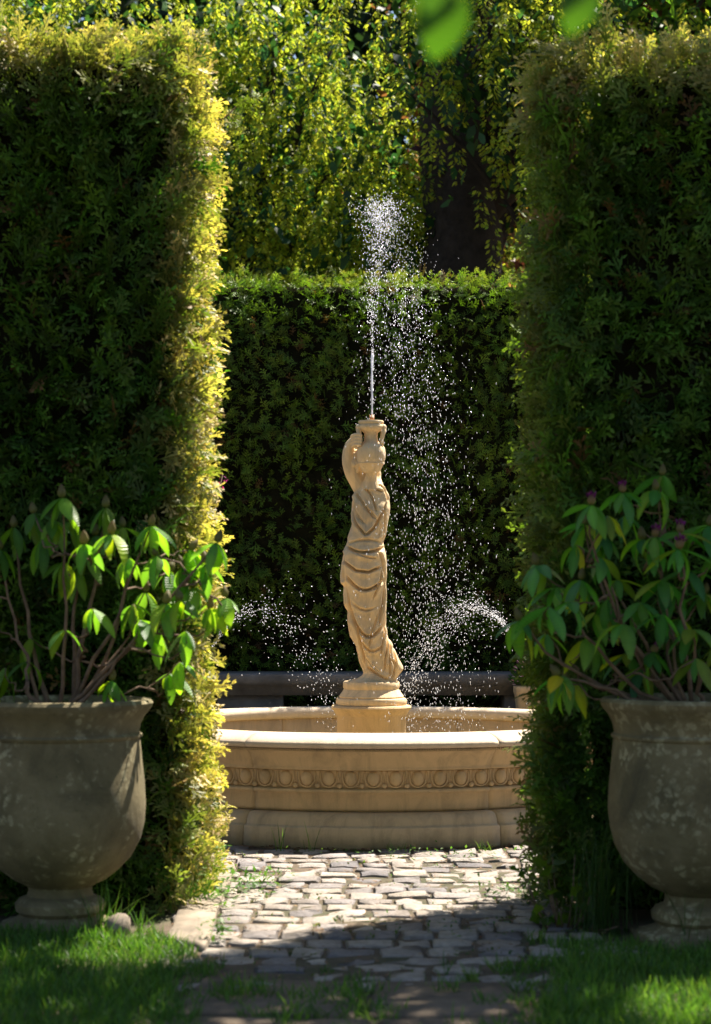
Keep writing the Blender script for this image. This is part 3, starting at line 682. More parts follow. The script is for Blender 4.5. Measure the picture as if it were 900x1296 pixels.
# ------------------------------------------------------------------ thuja hedges
def spray_proto(seed, nbr=7):
    r = np.random.default_rng(seed); V, Fq, T = [], [], []
    def blade(p, ang, ln, wd):
        d = np.array([math.sin(ang), math.cos(ang)]); s = np.array([d[1], -d[0]]); k = len(V)
        for q in (p, p + d * ln * 0.45 + s * wd, p + d * ln, p + d * ln * 0.45 - s * wd): V.append(q)
        T.extend([np.linalg.norm(q) for q in (p, p + d * ln * .45, p + d * ln, p + d * ln * .45)])
        Fq.extend([[k, k + 1, k + 2], [k, k + 2, k + 3]]); return d
    blade(np.array([0., 0.]), 0, 1.0, 0.04)
    for k in range(nbr):
        f = 0.12 + 0.78 * k / (nbr - 1); s = 1 if k % 2 else -1
        ang = s * R(r.uniform(32, 55)); ln = (0.52 - 0.36 * f) * r.uniform(0.8, 1.2); p = np.array([r.normal(0, 0.01), f])
        d = blade(p, ang, ln, 0.042)
        for m in range(2 if ln > 0.25 else 1):
            blade(p + d * ln * (0.4 + 0.3 * m), ang + (1 if m else -1) * s * R(40), ln * 0.5, 0.036)
    V = np.array(V); T = np.clip(np.array(T), 0, 1) ** 1.5
    z = -0.22 * V[:, 1] ** 2 - 0.25 * V[:, 0] ** 2 + r.normal(0, 0.015, len(V))
    return np.c_[V, z], np.array(Fq), T
protos = [spray_proto(s, 6 + s % 2) for s in range(6)]
def hedge(name, label, x0, x1, y0, y1, h, dens_fn, size, seed, sun_gold_fn, base_cols, flare=0.0, shear=0.0, loose_end=0.0, group='clipped thuja hedges'):
    """box hedge; dens_fn(face) sprays per square metre; x_inner = x of the end face next to the passage"""
    r = np.random.default_rng(seed)
    t = thing(name, label, 'hedge', ((x0 + x1) / 2, (y0 + y1) / 2, 0), group); off = np.array(t.location)
    ins = 0.06
    # inner mass of twigs and dead needles
    nx, nzc = 40, 40
    b = MB()
    ang = np.linspace(0, 2 * math.pi, 24, endpoint=False) + math.pi / 4; hx, hy, cr = (x1 - x0) / 2 - ins, (y1 - y0) / 2 - ins, 0.05
    ring = np.stack([np.sign(np.cos(ang)) * (hx - cr) + cr * np.cos(ang), np.sign(np.sin(ang)) * (hy - cr) + cr * np.sin(ang)], -1)
    ctr = np.array([(x0 + x1) / 2, (y0 + y1) / 2]); lay = [(0.03, 0.0), (h - 0.10, 0.0), (h - 0.06, 0.015), (h - 0.045, 0.05)]
    V = np.concatenate([np.c_[ctr + ring * [(hx - d_) / hx, (hy - d_) / hy], np.full(24, z_)] for z_, d_ in lay])
    V[:, 0] += shear * np.clip((y1 - V[:, 1]) / (y1 - y0), 0, 1)
    V[V[:, 0] < ctr[0], 0] += loose_end                          # thin leafy growth at this end lets the sun glow through
    b.add(V - off, [quads_grid(4, 24, True), np.array([[72 + k for k in range(24)]])])
    obj('inner_twigs', b.mesh('inner_twigs'), M['core'], t)
    faces = []
    vis = (max(x0, -1.9), min(x1, 1.9))
    faces.append(('front', np.array([0, -1, 0.]), (vis[1] - vis[0]) * h, lambda n: np.stack([r.uniform(*vis, n), np.full(n, y0), r.uniform(0.02, h, n)], -1)))
    faces.append(('back', np.array([0, 1, 0.]), (vis[1] - vis[0]) * h, lambda n: np.stack([r.uniform(*vis, n), np.full(n, y1), r.uniform(0.02, h, n)], -1)))
    if x0 < -1.9 or x1 > 1.9:
        lo, hi = (x0, -1.9) if x0 < -1.9 else (1.9, x1)
        faces.append(('away', np.array([0, -1, 0.]), (hi - lo) * h, lambda n, lo=lo, hi=hi: np.stack([r.uniform(lo, hi, n), np.full(n, y0), r.uniform(0.02, h, n)], -1)))
    faces.append(('top', np.array([0, 0, 1.]), (vis[1] - vis[0]) * (y1 - y0), lambda n: np.stack([r.uniform(*vis, n), r.uniform(y0, y1, n), np.full(n, h)], -1)))
    for xe, sx in ((x0, -1.0), (x1, 1.0)):
        if abs(xe) < 1.9: faces.append(('end', np.array([sx, 0, 0.]), (y1 - y0) * h, lambda n, xe=xe: np.stack([np.full(n, xe), r.uniform(y0, y1, n), r.uniform(0.02, h, n)], -1)))
    out = MB()
    for fn, nor, area, gen in faces:
        n = int(area * dens_fn(fn))
        if n == 0: continue
        P = gen(n)
        # rounded arrises: pull points near an edge of the box inwards
        rad = 0.035
        N = np.tile(nor, (n, 1))
        for ax, lo, hi in ((0, x0, x1), (1, y0, y1), (2, -9, h)):
            if abs(nor[ax]) > 0.5: continue
            for lim, sg in ((lo, -1), (hi, 1)):
                e = np.clip(1 - np.abs(lim - P[:, ax]) / rad, 0, 1)
                P -= nor[None] * (rad * (1 - np.sqrt(np.clip(1 - e * e, 0, 1))))[:, None] * 0.75
                N[:, ax] += sg * e
        N = norm(N)
        big = vnoise(P, 2.6, seed) - 0.5; mid = vnoise(P, 9, seed + 1) - 0.5
        clump = vnoise(P, 5.5, seed + 2)
        depth = r.random(n) ** 1.1 * 0.14
        P = P + N * (0.05 * big + 0.065 * mid - depth + 0.02)[:, None]
        if flare: P = P + N * (flare * np.clip(1 - P[:, 2:3] / 1.0, 0, 1) ** 2)
        P[:, 0] += shear * np.clip((y1 - P[:, 1]) / (y1 - y0), -0.2, 1.2)
        up = np.array([0, 0, 1.0])
        tang = rand_dirs(n, r)
        lean = np.stack([vnoise(P, 4, seed + 7) - 0.5, vnoise(P, 4, seed + 8) - 0.5, vnoise(P, 4, seed + 9) - 0.5], -1)
        stem = N * r.uniform(0.2, 0.8, (n, 1)) + up * (r.uniform(-0.1, 0.75, (n, 1)) if fn != 'top' else 0.35) + tang * 0.5 + lean * 1.6
        sz = size * r.uniform(0.6, 1.25, n) * ((0.75 if y0 < 10 else 0.5) if fn == 'top' else 1.0)
        stray = r.random(n) < (0.01 if fn == 'top' else 0.0); sz[stray] *= 1.6; P[stray] += N[stray] * 0.025
        sun_gold = np.clip(sun_gold_fn(P, fn, r), 0, 1)[:, None]  # how much of the sunlit look is painted into each spray's colour
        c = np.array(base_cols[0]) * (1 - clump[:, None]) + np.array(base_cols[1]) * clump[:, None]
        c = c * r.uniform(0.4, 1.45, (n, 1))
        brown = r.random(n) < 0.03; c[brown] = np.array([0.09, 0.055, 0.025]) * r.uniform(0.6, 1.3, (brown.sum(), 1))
        tipc = c * np.array([1.8, 1.55, 1.1]) * (1 - sun_gold) + np.array([0.92, 0.68, 0.34]) * r.uniform(0.7, 1.25, (n, 1)) * sun_gold
        c = c * (1 - 0.6 * sun_gold) + np.array([0.30, 0.34, 0.07]) * 0.6 * sun_gold
        which = r.integers(len(protos), size=n)
        for k, pr in enumerate(protos):
            s = which == k
            if s.any():
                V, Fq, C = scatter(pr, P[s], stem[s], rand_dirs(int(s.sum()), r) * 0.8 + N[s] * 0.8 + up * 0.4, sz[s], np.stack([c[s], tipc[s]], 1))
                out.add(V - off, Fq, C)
    obj('foliage', out.mesh('foliage'), M['hedge'], t, kind='stuff')
    return t
H = 2.93
def sun_gold_left(P, fn, r):  # sunlight painted as pale gold tips on the top, sunny end and nearby front
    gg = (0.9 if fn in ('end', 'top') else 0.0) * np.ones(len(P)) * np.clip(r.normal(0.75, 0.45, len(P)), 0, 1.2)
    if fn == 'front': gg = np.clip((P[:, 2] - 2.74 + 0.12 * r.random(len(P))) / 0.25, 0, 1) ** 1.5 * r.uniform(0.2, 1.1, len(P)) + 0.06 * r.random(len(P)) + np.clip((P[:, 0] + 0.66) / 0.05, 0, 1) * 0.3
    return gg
def sun_gold_right(P, fn, r):  # painted sunlight along the top, a trace of it on the end
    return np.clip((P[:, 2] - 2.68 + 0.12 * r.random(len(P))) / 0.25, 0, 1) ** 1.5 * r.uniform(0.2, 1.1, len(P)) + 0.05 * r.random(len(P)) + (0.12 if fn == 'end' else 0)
def sun_gold_back(P, fn, r): return np.clip((P[:, 2] - 2.82) / 0.1, 0, 1) * 0.45 * r.random(len(P)) + 0.05 * r.random(len(P))  # faint painted sunlight on the top edge
green = ((0.014, 0.055, 0.007), (0.066, 0.165, 0.017))
dd = lambda f: {'front': 1650, 'end': 2000, 'top': 1800, 'back': 200, 'away': 120}[f]
hedge('clipped_hedge', 'tall hedge with a golden sunlit end, behind the leggy potted shrub without flowers', -3.4, -0.615, 7.28, 8.15, H + 0.02, dd, 0.112, 11, sun_gold_left, green, 0.03, 0.04)
hedge('clipped_hedge', 'tall dark green hedge behind the potted shrub with purple buds', 0.675, 3.4, 7.15, 7.7, H - 0.05, dd, 0.112, 15, sun_gold_right, green, 0.02, 0.0, 0.10)
db = lambda f: {'front': 1250, 'end': 400, 'top': 1200, 'back': 60, 'away': 100}[f]
hedge('clipped_hedge', 'broad shaded hedge behind the fountain and the stone bench', -4.6, 4.6, 12.42, 13.3, wz(350, 12.42), db, 0.078, 13, sun_gold_back, ((0.050, 0.115, 0.015), (0.105, 0.195, 0.026)), 0.0)
# a broken sprig that sticks out of the golden hedge end
sg = thing('stray_sprig', 'stray golden sprig poking out of the sunlit hedge end', 'sprig', (wx(284, 7.9), 7.9, wz(150, 7.9)))
b = MB(); pts = [((0, 0), (20, -30)), ((20, -30), (38, -28)), ((0, 0), (18, 20)), ((5, 10), (12, 32)), ((10, -10), (30, -8))]
V, Fs = tube([(-0.12, 0, -0.03), (0, 0, 0), (0.05, 0, 0.05), (0.10, 0, 0.08)], [0.004, 0.003, 0.002, 0.001], 5)
obj('twig', mesh('twig', V, Fs), M['stem'], sg)
n = 34; tpar = rng.random(n); P = np.stack([-0.02 + 0.12 * tpar, rng.normal(0, 0.015, n), -0.03 + 0.10 * tpar + rng.normal(0, 0.02, n)], -1)
P[:12] = np.stack([rng.uniform(0, 0.05, 12), rng.normal(0, 0.01, 12), rng.uniform(-0.09, -0.02, 12)], -1)
V, Fq, C = scatter(protos[1], P, rng.normal(0, 0.6, (n, 3)) + [0.8, 0, 0.4], rand_dirs(n) + [0, -1, 0], rng.uniform(0.035, 0.065, n), pal(n, [(0.12, 0.16, 0.03), (0.2, 0.2, 0.05)], tipk=2.0))
obj('foliage', mesh('foliage', V, Fq, cols=C), M['hedge'], sg, kind='stuff')

# ------------------------------------------------------------------ stone urns
def urn(label, cx, Y, k, rot):
    t = thing('stone_urn', label, 'urn', (cx, Y, 0), 'large lichen covered stone urns')
    s = k / (F / 6.95)
    pts = [(0, 1190), (74, 1190), (75, 1184), (74, 1178), (60, 1174), (50, 1168), (56, 1163), (57, 1154), (52, 1148), (42, 1144), (40, 1138), (40.5, 1133), (47, 1129), (58, 1124), (74, 1112), (90, 1095), (101, 1073), (106, 1052), (108, 1030), (107, 1003), (104, 975), (102, 950),
           (101.5, 946), (104, 944), (104.5, 941), (101, 938.5), (101, 936), (103, 927), (108, 917), (113, 911), (116.5, 906), (118, 901), (115, 897), (109, 896), (102, 898), (97, 905), (95, 925), (96, 940)]
    V, Fs = lathe([(r * s, (1190 - y) * s) for r, y in pts], 72)
    V = V + norm(V * [1, 1, 0]) * ((vnoise(V, 9, 3) - 0.5) * 0.006)[:, None]
    o = obj('body', mesh('body', V, Fs, True), M['pot'], t); o.rotation_euler = (0, 0, rot)
    o.modifiers.new('split', 'EDGE_SPLIT').split_angle = R(42)
    n = 40; V, Fs = lathe([(96 * s, (1190 - 908) * s), (50 * s, (1190 - 904) * s), (0.0, (1190 - 902) * s)], n)
    V[:, 2] += (vnoise(V, 40, 8) - 0.5) * 0.012
    obj('soil', mesh('soil', V, Fs), M['soil'], t)
    V, Fs = box((0, 0, 0.004), (150 * s, 150 * s, 0.03)); obj('base_slab', mesh('base_slab', V, Fs), M['pot'], t)
    return t, (1190 - 903) * s
urnL, zL = urn('lichen speckled stone urn holding the leggy shrub without flowers', wx(76, 6.95), 6.95, 1.0, 0.4)
urnR, zR = urn('shaded lichen stone urn holding the shrub with purple buds', wx(884, 6.75), 6.75, 1.02, 2.6)

# ------------------------------------------------------------------ potted rhododendrons: each leaf, bud and branch a part
def rleaf(bend, curl, seed):
    r = np.random.default_rng(seed); t = np.linspace(0, 1, 7)
    wd = 0.155 * np.sin(np.pi * np.clip(t, 0.0, 1) ** 0.85) ** 0.75 + np.where(t < 0.1, 0.02, 0); wd[0] = 0.015; wd[-1] = 0.004
    ang = bend * t; dy = np.cos(ang); dz = -np.sin(ang); y = np.concatenate([[0], np.cumsum((dy[1:] + dy[:-1]) / 2) / 6]); z = np.concatenate([[0], np.cumsum((dz[1:] + dz[:-1]) / 2) / 6])
    V = []
    for s in (-1, 0, 1):
        V.append(np.stack([s * wd, y, z + (abs(s) * wd * curl)], -1))
    V = np.concatenate(V); i = np.arange(6)
    Fq = np.concatenate([np.stack([i, i + 1, i + 8, i + 7], -1), np.stack([i + 7, i + 8, i + 15, i + 14], -1)])
    return V, Fq
def leaf_meshes(nm, cols, seed):
    out = []
    for k, c in enumerate(cols):
        V, Fq = rleaf(R([20, 45, 60, 35, 75][k % 5]), [0.25, -0.15, 0.35, 0.1, 0.2][k % 5], seed + k)
        C = np.tile(c, (len(V), 1)) * (1 + 0.0 * V[:, :1]); C[7:14] *= 1.35
        me = mesh(nm, V, Fq, True, C); me.materials.append(M['gloss_leaf']); out.append(me)
    return out
def bud_mesh(nm, cols, purple):
    prof = [(0.0, 0.0), (0.22, 0.05), (0.32, 0.25), (0.31, 0.45), (0.22, 0.7), (0.10, 0.9), (0.0, 1.0)]
    V, Fq = lathe(prof, 10); C = np.tile(cols[0], (len(V), 1)); tz_ = V[:, 2:3]
    C = C * (1 - tz_) + np.array(cols[1]) * tz_
    b = MB(); b.add(V, Fq, C)
    if purple:
        n = 26; d = rand_dirs(n); d[:, 2] = np.abs(d[:, 2]) * 0.8 + 0.1
        V, Fq, C = scatter(leafq, d * [0.22, 0.22, 0.3] + [0, 0, 0.45], d + [0, 0, 1.0], rand_dirs(n), rng.uniform(0.3, 0.5, n), pal(n, [(0.16, 0.02, 0.13), (0.22, 0.03, 0.20), (0.09, 0.01, 0.07)]))
        b.add(V, Fq, C)
    me = b.mesh(nm); me.materials.append(M['flower']); return me
def rhodo(label, root, base_z, Yc, whorls, leaves, buds, leaf_len, droop, seed, spread_y, bare=()):
    r = np.random.default_rng(seed)
    t = thing('rhododendron', label, 'shrub', (root[0], root[1], base_z), 'potted rhododendrons'); off = np.array([root[0], root[1], base_z])
    mains = []; curves = []
    for k in range(7):
        a = 2 * math.pi * k / 7 + r.uniform(-.3, .3); mains.append(np.array([0.06 * math.cos(a), 0.06 * math.sin(a), 0.0]))
    for k, (px, py, nl, kind) in enumerate(whorls):
        Y = Yc + r.normal(0, spread_y); Y = min(max(Y, Yc - 0.30), Yc + 0.14)
        P = np.array([wx(px, Y), Y, wz(py, Y)]) - off
        cand = [(np.linalg.norm(c[j] - P) , i, j) for i, c in enumerate(curves) for j in (3, 4, 5, 6) if c[j][2] < P[2] - 0.04]
        if k % 4 and cand and min(cand)[0] < 0.34:                # a side shoot of an older stem
            _, i, j = min(cand); s = curves[i][j]; r0 = 0.0042; sink = 0.0
        else:
            s = mains[int(np.argmin([np.linalg.norm(m[:2] - P[:2]) + r.uniform(0, .08) for m in mains]))] * r.uniform(0.3, 1.2); r0 = 0.0085; sink = 0.02
        out = np.array([P[0], P[1], 0]); mid = s + (P - s) * 0.5 + np.array([0, 0, -0.05]) + out * r.uniform(0.0, 0.3) + r.normal(0, 0.03, 3)
        C = bez(s - [0, 0, sink], mid, P, 9); C[1:-1] += r.normal(0, 0.007, (7, 3)); curves.append(C)
        rad = np.interp(np.linspace(0, 1, 9), [0, 0.5, 1], [r0, r0 * 0.7, 0.003]) * r.uniform(0.8, 1.25)
        V, Fs = tube(C, rad, 6); obj('branch', mesh('branch', V, Fs, True), M['stem'], t)
        ax = norm(norm(C[-1] - C[-2]) + np.array([0, 0, 0.9]))
        a0 = r.uniform(0, 6.28)
        for m in range(nl):
            a = a0 + 2 * math.pi * m / nl + r.normal(0, 0.18)
            h = np.array([math.cos(a), math.sin(a), 0]); dr = R(r.uniform(*droop))
            d = h * math.cos(dr) - np.array([0, 0, 1]) * math.sin(dr) + ax * 0.15
            d = norm(d); up = norm(np.array([0, 0, 1.0]) * math.cos(dr) + h * math.sin(dr) + r.normal(0, 0.25, 3))
            sd = norm(np.cross(d, up)); up = np.cross(sd, d)
            ln = leaf_len * r.uniform(0.6, 1.15)
            Mx = Matrix(((sd[0], d[0], up[0]), (sd[1], d[1], up[1]), (sd[2], d[2], up[2]))).to_4x4()
            o = obj('leaf', leaves[int(r.integers(len(leaves)))], None, t)
            o.matrix_local = Matrix.Translation(Vector(P + h * 0.004)) @ Mx @ Matrix.Diagonal((ln * r.uniform(0.95, 1.2), ln, ln, 1))
        if kind is not None:
            o = obj('bud', buds[kind], None, t, tuple(P + ax * 0.002)); q = Vector(ax).to_track_quat('Z', 'X'); o.rotation_euler = q.to_euler(); sz = r.uniform(0.036, 0.046); o.scale = (sz, sz, sz)
    return t
lvL = leaf_meshes('leaf', [(0.065, 0.155, 0.022), (0.095, 0.20, 0.024), (0.165, 0.25, 0.025), (0.06, 0.145, 0.03), (0.12, 0.22, 0.022), (0.075, 0.175, 0.036)], 60)
lvR = leaf_meshes('leaf', [(0.042, 0.16, 0.04), (0.052, 0.19, 0.042), (0.10, 0.22, 0.03), (0.042, 0.15, 0.052), (0.07, 0.20, 0.032), (0.17, 0.23, 0.03)], 70)
buds = [bud_mesh('bud', ((0.20, 0.22, 0.07), (0.16, 0.12, 0.06)), False), bud_mesh('bud', ((0.28, 0.26, 0.10), (0.22, 0.10, 0.10)), True)]
q = lambda x, y: (x / 2.81, 600 + y / 2.81)
WL = [(220, 85, 6, 0), (120, 140, 6, 0), (187, 165, 6, 0), (250, 170, 5, 0), (375, 120, 6, 0), (438, 190, 5, 0), (395, 215, 6, 0), (338, 220, 6, 0), (537, 185, 6, 0), (225, 315, 6, None), (675, 270, 6, 0), (600, 345, 6, 0),
      (770, 245, 6, 0), (800, 440, 6, 0), (695, 405, 6, 0), (590, 460, 6, 0), (515, 420, 5, 0), (475, 465, 6, None), (110, 585, 5, None), (395, 735, 7, 0), (95, 668, 3, None), (230, 555, 2, None), (640, 670, 4, None), (600, 710, 6, None), (0, 270, 6, 0),
      (-90, 260, 6, 0), (-60, 480, 5, None), (310, 300, 5, 0), (460, 300, 5, None), (20, 690, 3, None), (330, 480, 3, None), (300, 250, 5, 0), (270, 345, 4, None), (650, 335, 5, 0), (730, 320, 5, 0), (560, 290, 5, 0), (500, 520, 4, None), (645, 450, 5, 0), (745, 480, 5, 0), (150, 235, 4, None), (50, 190, 5, 0), (560, 570, 4, None), (660, 560, 4, None)]
rhodo('leggy rhododendron with drooping sunlit leaves and bare stems', (wx(76, 6.95), 6.95), zL, 6.93, [(*q(a, b_), n_ + 1, k_) for a, b_, n_, k_ in WL], lvL, buds, 0.115, (25, 78), 21, 0.10)
q = lambda x, y: (620 + x / 3.214, 560 + y / 3.214)
WR = [(702, 135, 6, 0), (678, 195, 7, 0), (541, 205, 7, 1), (413, 255, 6, 1), (387, 335, 7, 0), (457, 380, 7, 0), (620, 395, 7, 0), (670, 385, 5, 1), (775, 370, 7, 1), (768, 435, 6, 1), (195, 500, 7, 0), (373, 560, 6, 0), (125, 725, 7, 0),
      (432, 690, 7, 0), (875, 615, 7, 0), (658, 855, 8, 1), (283, 950, 7, 0), (318, 970, 7, 0), (890, 340, 7, 0), (270, 590, 7, None), (450, 470, 6, None), (540, 740, 7, None), (620, 920, 6, None), (840, 880, 5, None), (700, 560, 7, None), (800, 520, 6, None), (770, 720, 6, None),
      (960, 450, 6, 0), (1010, 260, 6, 1), (1000, 700, 6, 0), (940, 820, 5, None), (480, 640, 6, None), (230, 780, 5, None), (350, 420, 6, None), (560, 300, 6, None), (480, 300, 5, None), (330, 650, 6, None), (610, 650, 6, None), (700, 700, 6, None), (240, 670, 5, None), (520, 560, 6, None), (400, 800, 6, None), (560, 860, 5, None), (760, 610, 6, None), (820, 760, 5, None)]
rhodo('bushy shaded rhododendron with dark leaves and purple flower buds', (wx(884, 6.75), 6.75), zR, 6.72, [(*q(a, b_), n_, k_) for i_, (a, b_, n_, k_) in enumerate(WR)], lvR, buds, 0.122, (15, 68), 22, 0.11)

# ------------------------------------------------------------------ lawn, tufts, weeds, litter
def blade_proto(bend):
    t = np.array([0, 0.4, 0.75, 1.0]); wd = np.array([0.035, 0.032, 0.02, 0.0]); z = -bend * t ** 2 * 0.6; y = t
    V = [(-wd[0], 0, 0), (wd[0], 0, 0), (-wd[1], y[1], z[1]), (wd[1], y[1], z[1]), (-wd[2], y[2], z[2]), (wd[2], y[2], z[2]), (0, y[3], z[3])]
    return np.array(V), np.array([[0, 1, 3], [0, 3, 2], [2, 3, 5], [2, 5, 4], [4, 5, 6]]), np.array([0, 0, .4, .4, .75, .75, 1])
bl = [blade_proto(b_) for b_ in (0.2, 0.5, 0.9)]
def grass(P, size, cols, r=rng, tilt=0.45, thin=1.0):
    b = MB(); n = len(P); which = r.integers(3, size=n); up = np.array([0, 0, 1.0])
    for k in range(3):
        s = which == k; m = int(s.sum())
        if m == 0: continue
        V, Fq, C = scatter((bl[k][0] * [thin, 1, 1], bl[k][1], bl[k][2]), P[s], up + r.normal(0, tilt, (m, 3)) * [1, 1, 0.2], np.c_[rand_dirs(m, r)[:, :2], np.zeros(m)] * 1.0 + [0, 0, 0.05], size[s], cols[s]); b.add(V, Fq, C)
    return b
gcols = [(0.05, 0.12, 0.015), (0.07, 0.16, 0.02), (0.04, 0.10, 0.02), (0.10, 0.17, 0.03)]
n = 80000
P = np.stack([rng.uniform(-1.7, 1.7, n), rng.uniform(4.9, 7.0, n), np.zeros(n)], -1)
edge = (vnoise(P, 7, 31) - 0.5) * 0.28 + (vnoise(P, 25, 32) - 0.5) * 0.12
left = (P[:, 0] < -0.50 + (P[:, 1] < 6.25) * 0.03 + edge) & (P[:, 1] < 6.78 + edge * 0.8 - np.clip(P[:, 0] + 0.62, 0, 1) * 3.0)
right = (P[:, 0] > 0.50 - edge + np.clip(P[:, 1] - 6.2, 0, 1) * 0.35) & (P[:, 1] < 6.6 + edge)
mid = (P[:, 1] < 6.05 + edge * 1.5) & (vnoise(P, 12, 33) > 0.68)
tuft = (P[:, 1] < 6.35) & (vnoise(P, 9, 35) > 0.72) & (np.abs(P[:, 0]) > 0.25)
k = left | right | (mid & (rng.random(n) < 0.5)) | (tuft & (rng.random(n) < 0.6)); P = P[k]
sz = rng.uniform(0.025, 0.058, len(P)) * (0.75 + 0.6 * vnoise(P, 11, 36))
b = grass(P, sz, pal(len(P), gcols, tipk=1.5))
tag(obj('grass', b.mesh('grass'), M['grass']), 'short green lawn grass in front of the urns', 'grass', None, 'stuff')
def clump(label, px, py, n, rad, hmin, hmax, tilt, name='grass_tuft', cols=gcols):
    Y = gy(py); t0 = (wx(px, Y), Y, 0); r = rng
    P = np.stack([r.normal(0, rad, n), r.normal(0, rad, n), np.zeros(n)], -1)
    b = grass(P, r.uniform(hmin, hmax, n), pal(n, cols, tipk=1.5), r, tilt, min(1.0, 0.055 / hmax))
    return tag(obj(name, b.mesh(name), M['grass'], None, t0), label, 'grass tuft', 'tufts of long grass', 'stuff')
clump('tuft of long grass at the foot of the lit urn', 130, 1186, 60, 0.03, 0.09, 0.20, 0.30)
clump('small grass tuft growing between the lit urn and the edge slab', 178, 1180, 30, 0.02, 0.05, 0.10, 0.4)
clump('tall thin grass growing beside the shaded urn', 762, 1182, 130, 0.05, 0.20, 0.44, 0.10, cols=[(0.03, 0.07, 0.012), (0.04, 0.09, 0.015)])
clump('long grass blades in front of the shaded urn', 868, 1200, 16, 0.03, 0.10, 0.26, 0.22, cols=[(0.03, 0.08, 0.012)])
clump('thin flowering grass stalk at the foot of the fountain, by the joint between stones', 355, 1081, 9, 0.012, 0.06, 0.17, 0.10)
clump('short forked grass stalk at the foot of the fountain', 393, 1081, 9, 0.014, 0.05, 0.15, 0.18)
clump('low bright grass tuft where the setts meet the fountain', 503, 1080, 26, 0.03, 0.03, 0.06, 0.5)
clump('small grass tuft by the fountain foot near the shaded hedge', 612, 1080, 20, 0.02, 0.03, 0.07, 0.4)
# low creeping weeds between the setts
def weed(label, cx, cyy, n, rx, ry, hh, ls, cols, name='creeping_weed', cat='weed'):
    d = np.stack([rng.normal(0, rx, n), rng.normal(0, ry, n), rng.random(n) * hh], -1)
    V, Fq, C = scatter(leafq, d, rand_dirs(n) * [1, 1, .5] + [0, 0, .3], rand_dirs(n) * .4 + [0, 0, 1], rng.uniform(ls * .6, ls * 1.2, n), pal(n, cols))
    V[:, 2] = np.maximum(V[:, 2], 0.004)
    return tag(obj(name, mesh(name, V, Fq, cols=C), M['leafy'], None, (cx, cyy, 0.018)), label, cat, 'weeds among the setts', 'stuff')
wc = [(0.05, 0.12, 0.02), (0.08, 0.15, 0.03), (0.06, 0.13, 0.03)]
x_, y_ = G(322, 1128); weed('spreading leafy weed on the sunlit setts beside the golden hedge', x_, y_, 150, 0.06, 0.12, 0.05, 0.030, wc)
x_, y_ = G(283, 1150); weed('upright weed along the inner edge of the pale slab', x_, y_, 90, 0.025, 0.12, 0.07, 0.030, wc)
x_, y_ = G(276, 1196); weed('weed at the corner of the pale slab by the lawn', x_, y_, 70, 0.03, 0.05, 0.06, 0.028, wc)
x_, y_ = G(600, 1090); weed('sparse low weeds on the setts near the shaded hedge', x_, y_, 60, 0.12, 0.10, 0.025, 0.022, wc)
x_, y_ = G(640, 1135); weed('low weeds where the setts meet the shaded hedge', x_, y_, 90, 0.07, 0.14, 0.03, 0.024, wc)
x_, y_ = G(480, 1085); weed('tiny green weeds between setts in front of the fountain', x_, y_, 40, 0.16, 0.05, 0.02, 0.018, wc)
x_, y_ = G(560, 1185); weed('scattered moss-like weeds in the shaded joints', x_, y_, 60, 0.16, 0.12, 0.015, 0.018, wc)
n = 9000; P = np.stack([rng.uniform(-0.6, 0.8, n), rng.uniform(5.9, 9.1, n), np.full(n, 0.004)], -1)
P = P[(vnoise(P, 6, 71) > 0.60) & (vnoise(P, 24, 72) > 0.5) & (np.hypot(P[:, 0] - FX, P[:, 1] - FY) > RF + 0.01)]; n = len(P)
V, Fq, C = scatter(leafq, P, rand_dirs(n) * [1, 1, .3] + [0, 0, .5], rand_dirs(n) * .6 + [0, 0, 1], rng.uniform(0.008, 0.022, n), pal(n, [(0.05, 0.11, 0.02), (0.08, 0.12, 0.03), (0.11, 0.12, 0.04)]))
V[:, 2] = np.maximum(V[:, 2], 0.003)
tag(obj('moss', mesh('moss', V, Fq, cols=C), M['leafy']), 'moss and seedlings growing in the joints between the setts', 'moss', None, 'stuff')
# ivy at the foot of the right hedge: broad lobed leaves
th = np.linspace(0, 2 * math.pi, 10, endpoint=False); rr = np.array([1, .62, .95, .55, .75, .25, .75, .55, .95, .62])
iv = np.stack([rr * np.sin(th) * 0.5, 0.45 + rr * np.cos(th) * 0.5, 0.05 * np.cos(3 * th)], -1); iv = np.concatenate([iv, [[0, 0.45, -0.03]]])
ivf = np.array([[10, a, (a + 1) % 10] for a in range(10)])[:, ::-1]
ivy = thing('ivy_plant', 'dark lobed ivy leaves at the foot of the shaded hedge', 'ivy', (wx(715, 6.95), 6.95, 0))
n = 70; P = np.stack([rng.uniform(-0.13, 0.16, n), rng.normal(0, 0.07, n), rng.random(n) ** 1.2 * 0.26], -1); P[:, 0] += (P[:, 2] - 0.1) * -0.15
ivm = []
for c in ((0.025, 0.065, 0.012), (0.035, 0.085, 0.014), (0.05, 0.10, 0.015)):
    me = mesh('leaf', iv, ivf, False, np.tile(c, (11, 1))); me.materials.append(M['gloss_leaf']); ivm.append(me)
for k in range(n):
    o = obj('leaf', ivm[k % 3], None, ivy, tuple(P[k])); s = rng.uniform(0.04, 0.075); o.scale = (s, s, s); o.rotation_euler = (R(rng.uniform(-95, 10)), R(rng.uniform(-30, 30)), R(rng.uniform(-70, 70)))
b = MB()
for k in range(0, n, 3): V, Fs = tube([(P[k, 0] * 0.4, 0, 0), P[k] * [.8, .8, .6], P[k]], [0.003, 0.002, 0.0015], 5); b.add(V, Fs)
obj('stem', b.mesh('stem'), M['stem'], ivy)
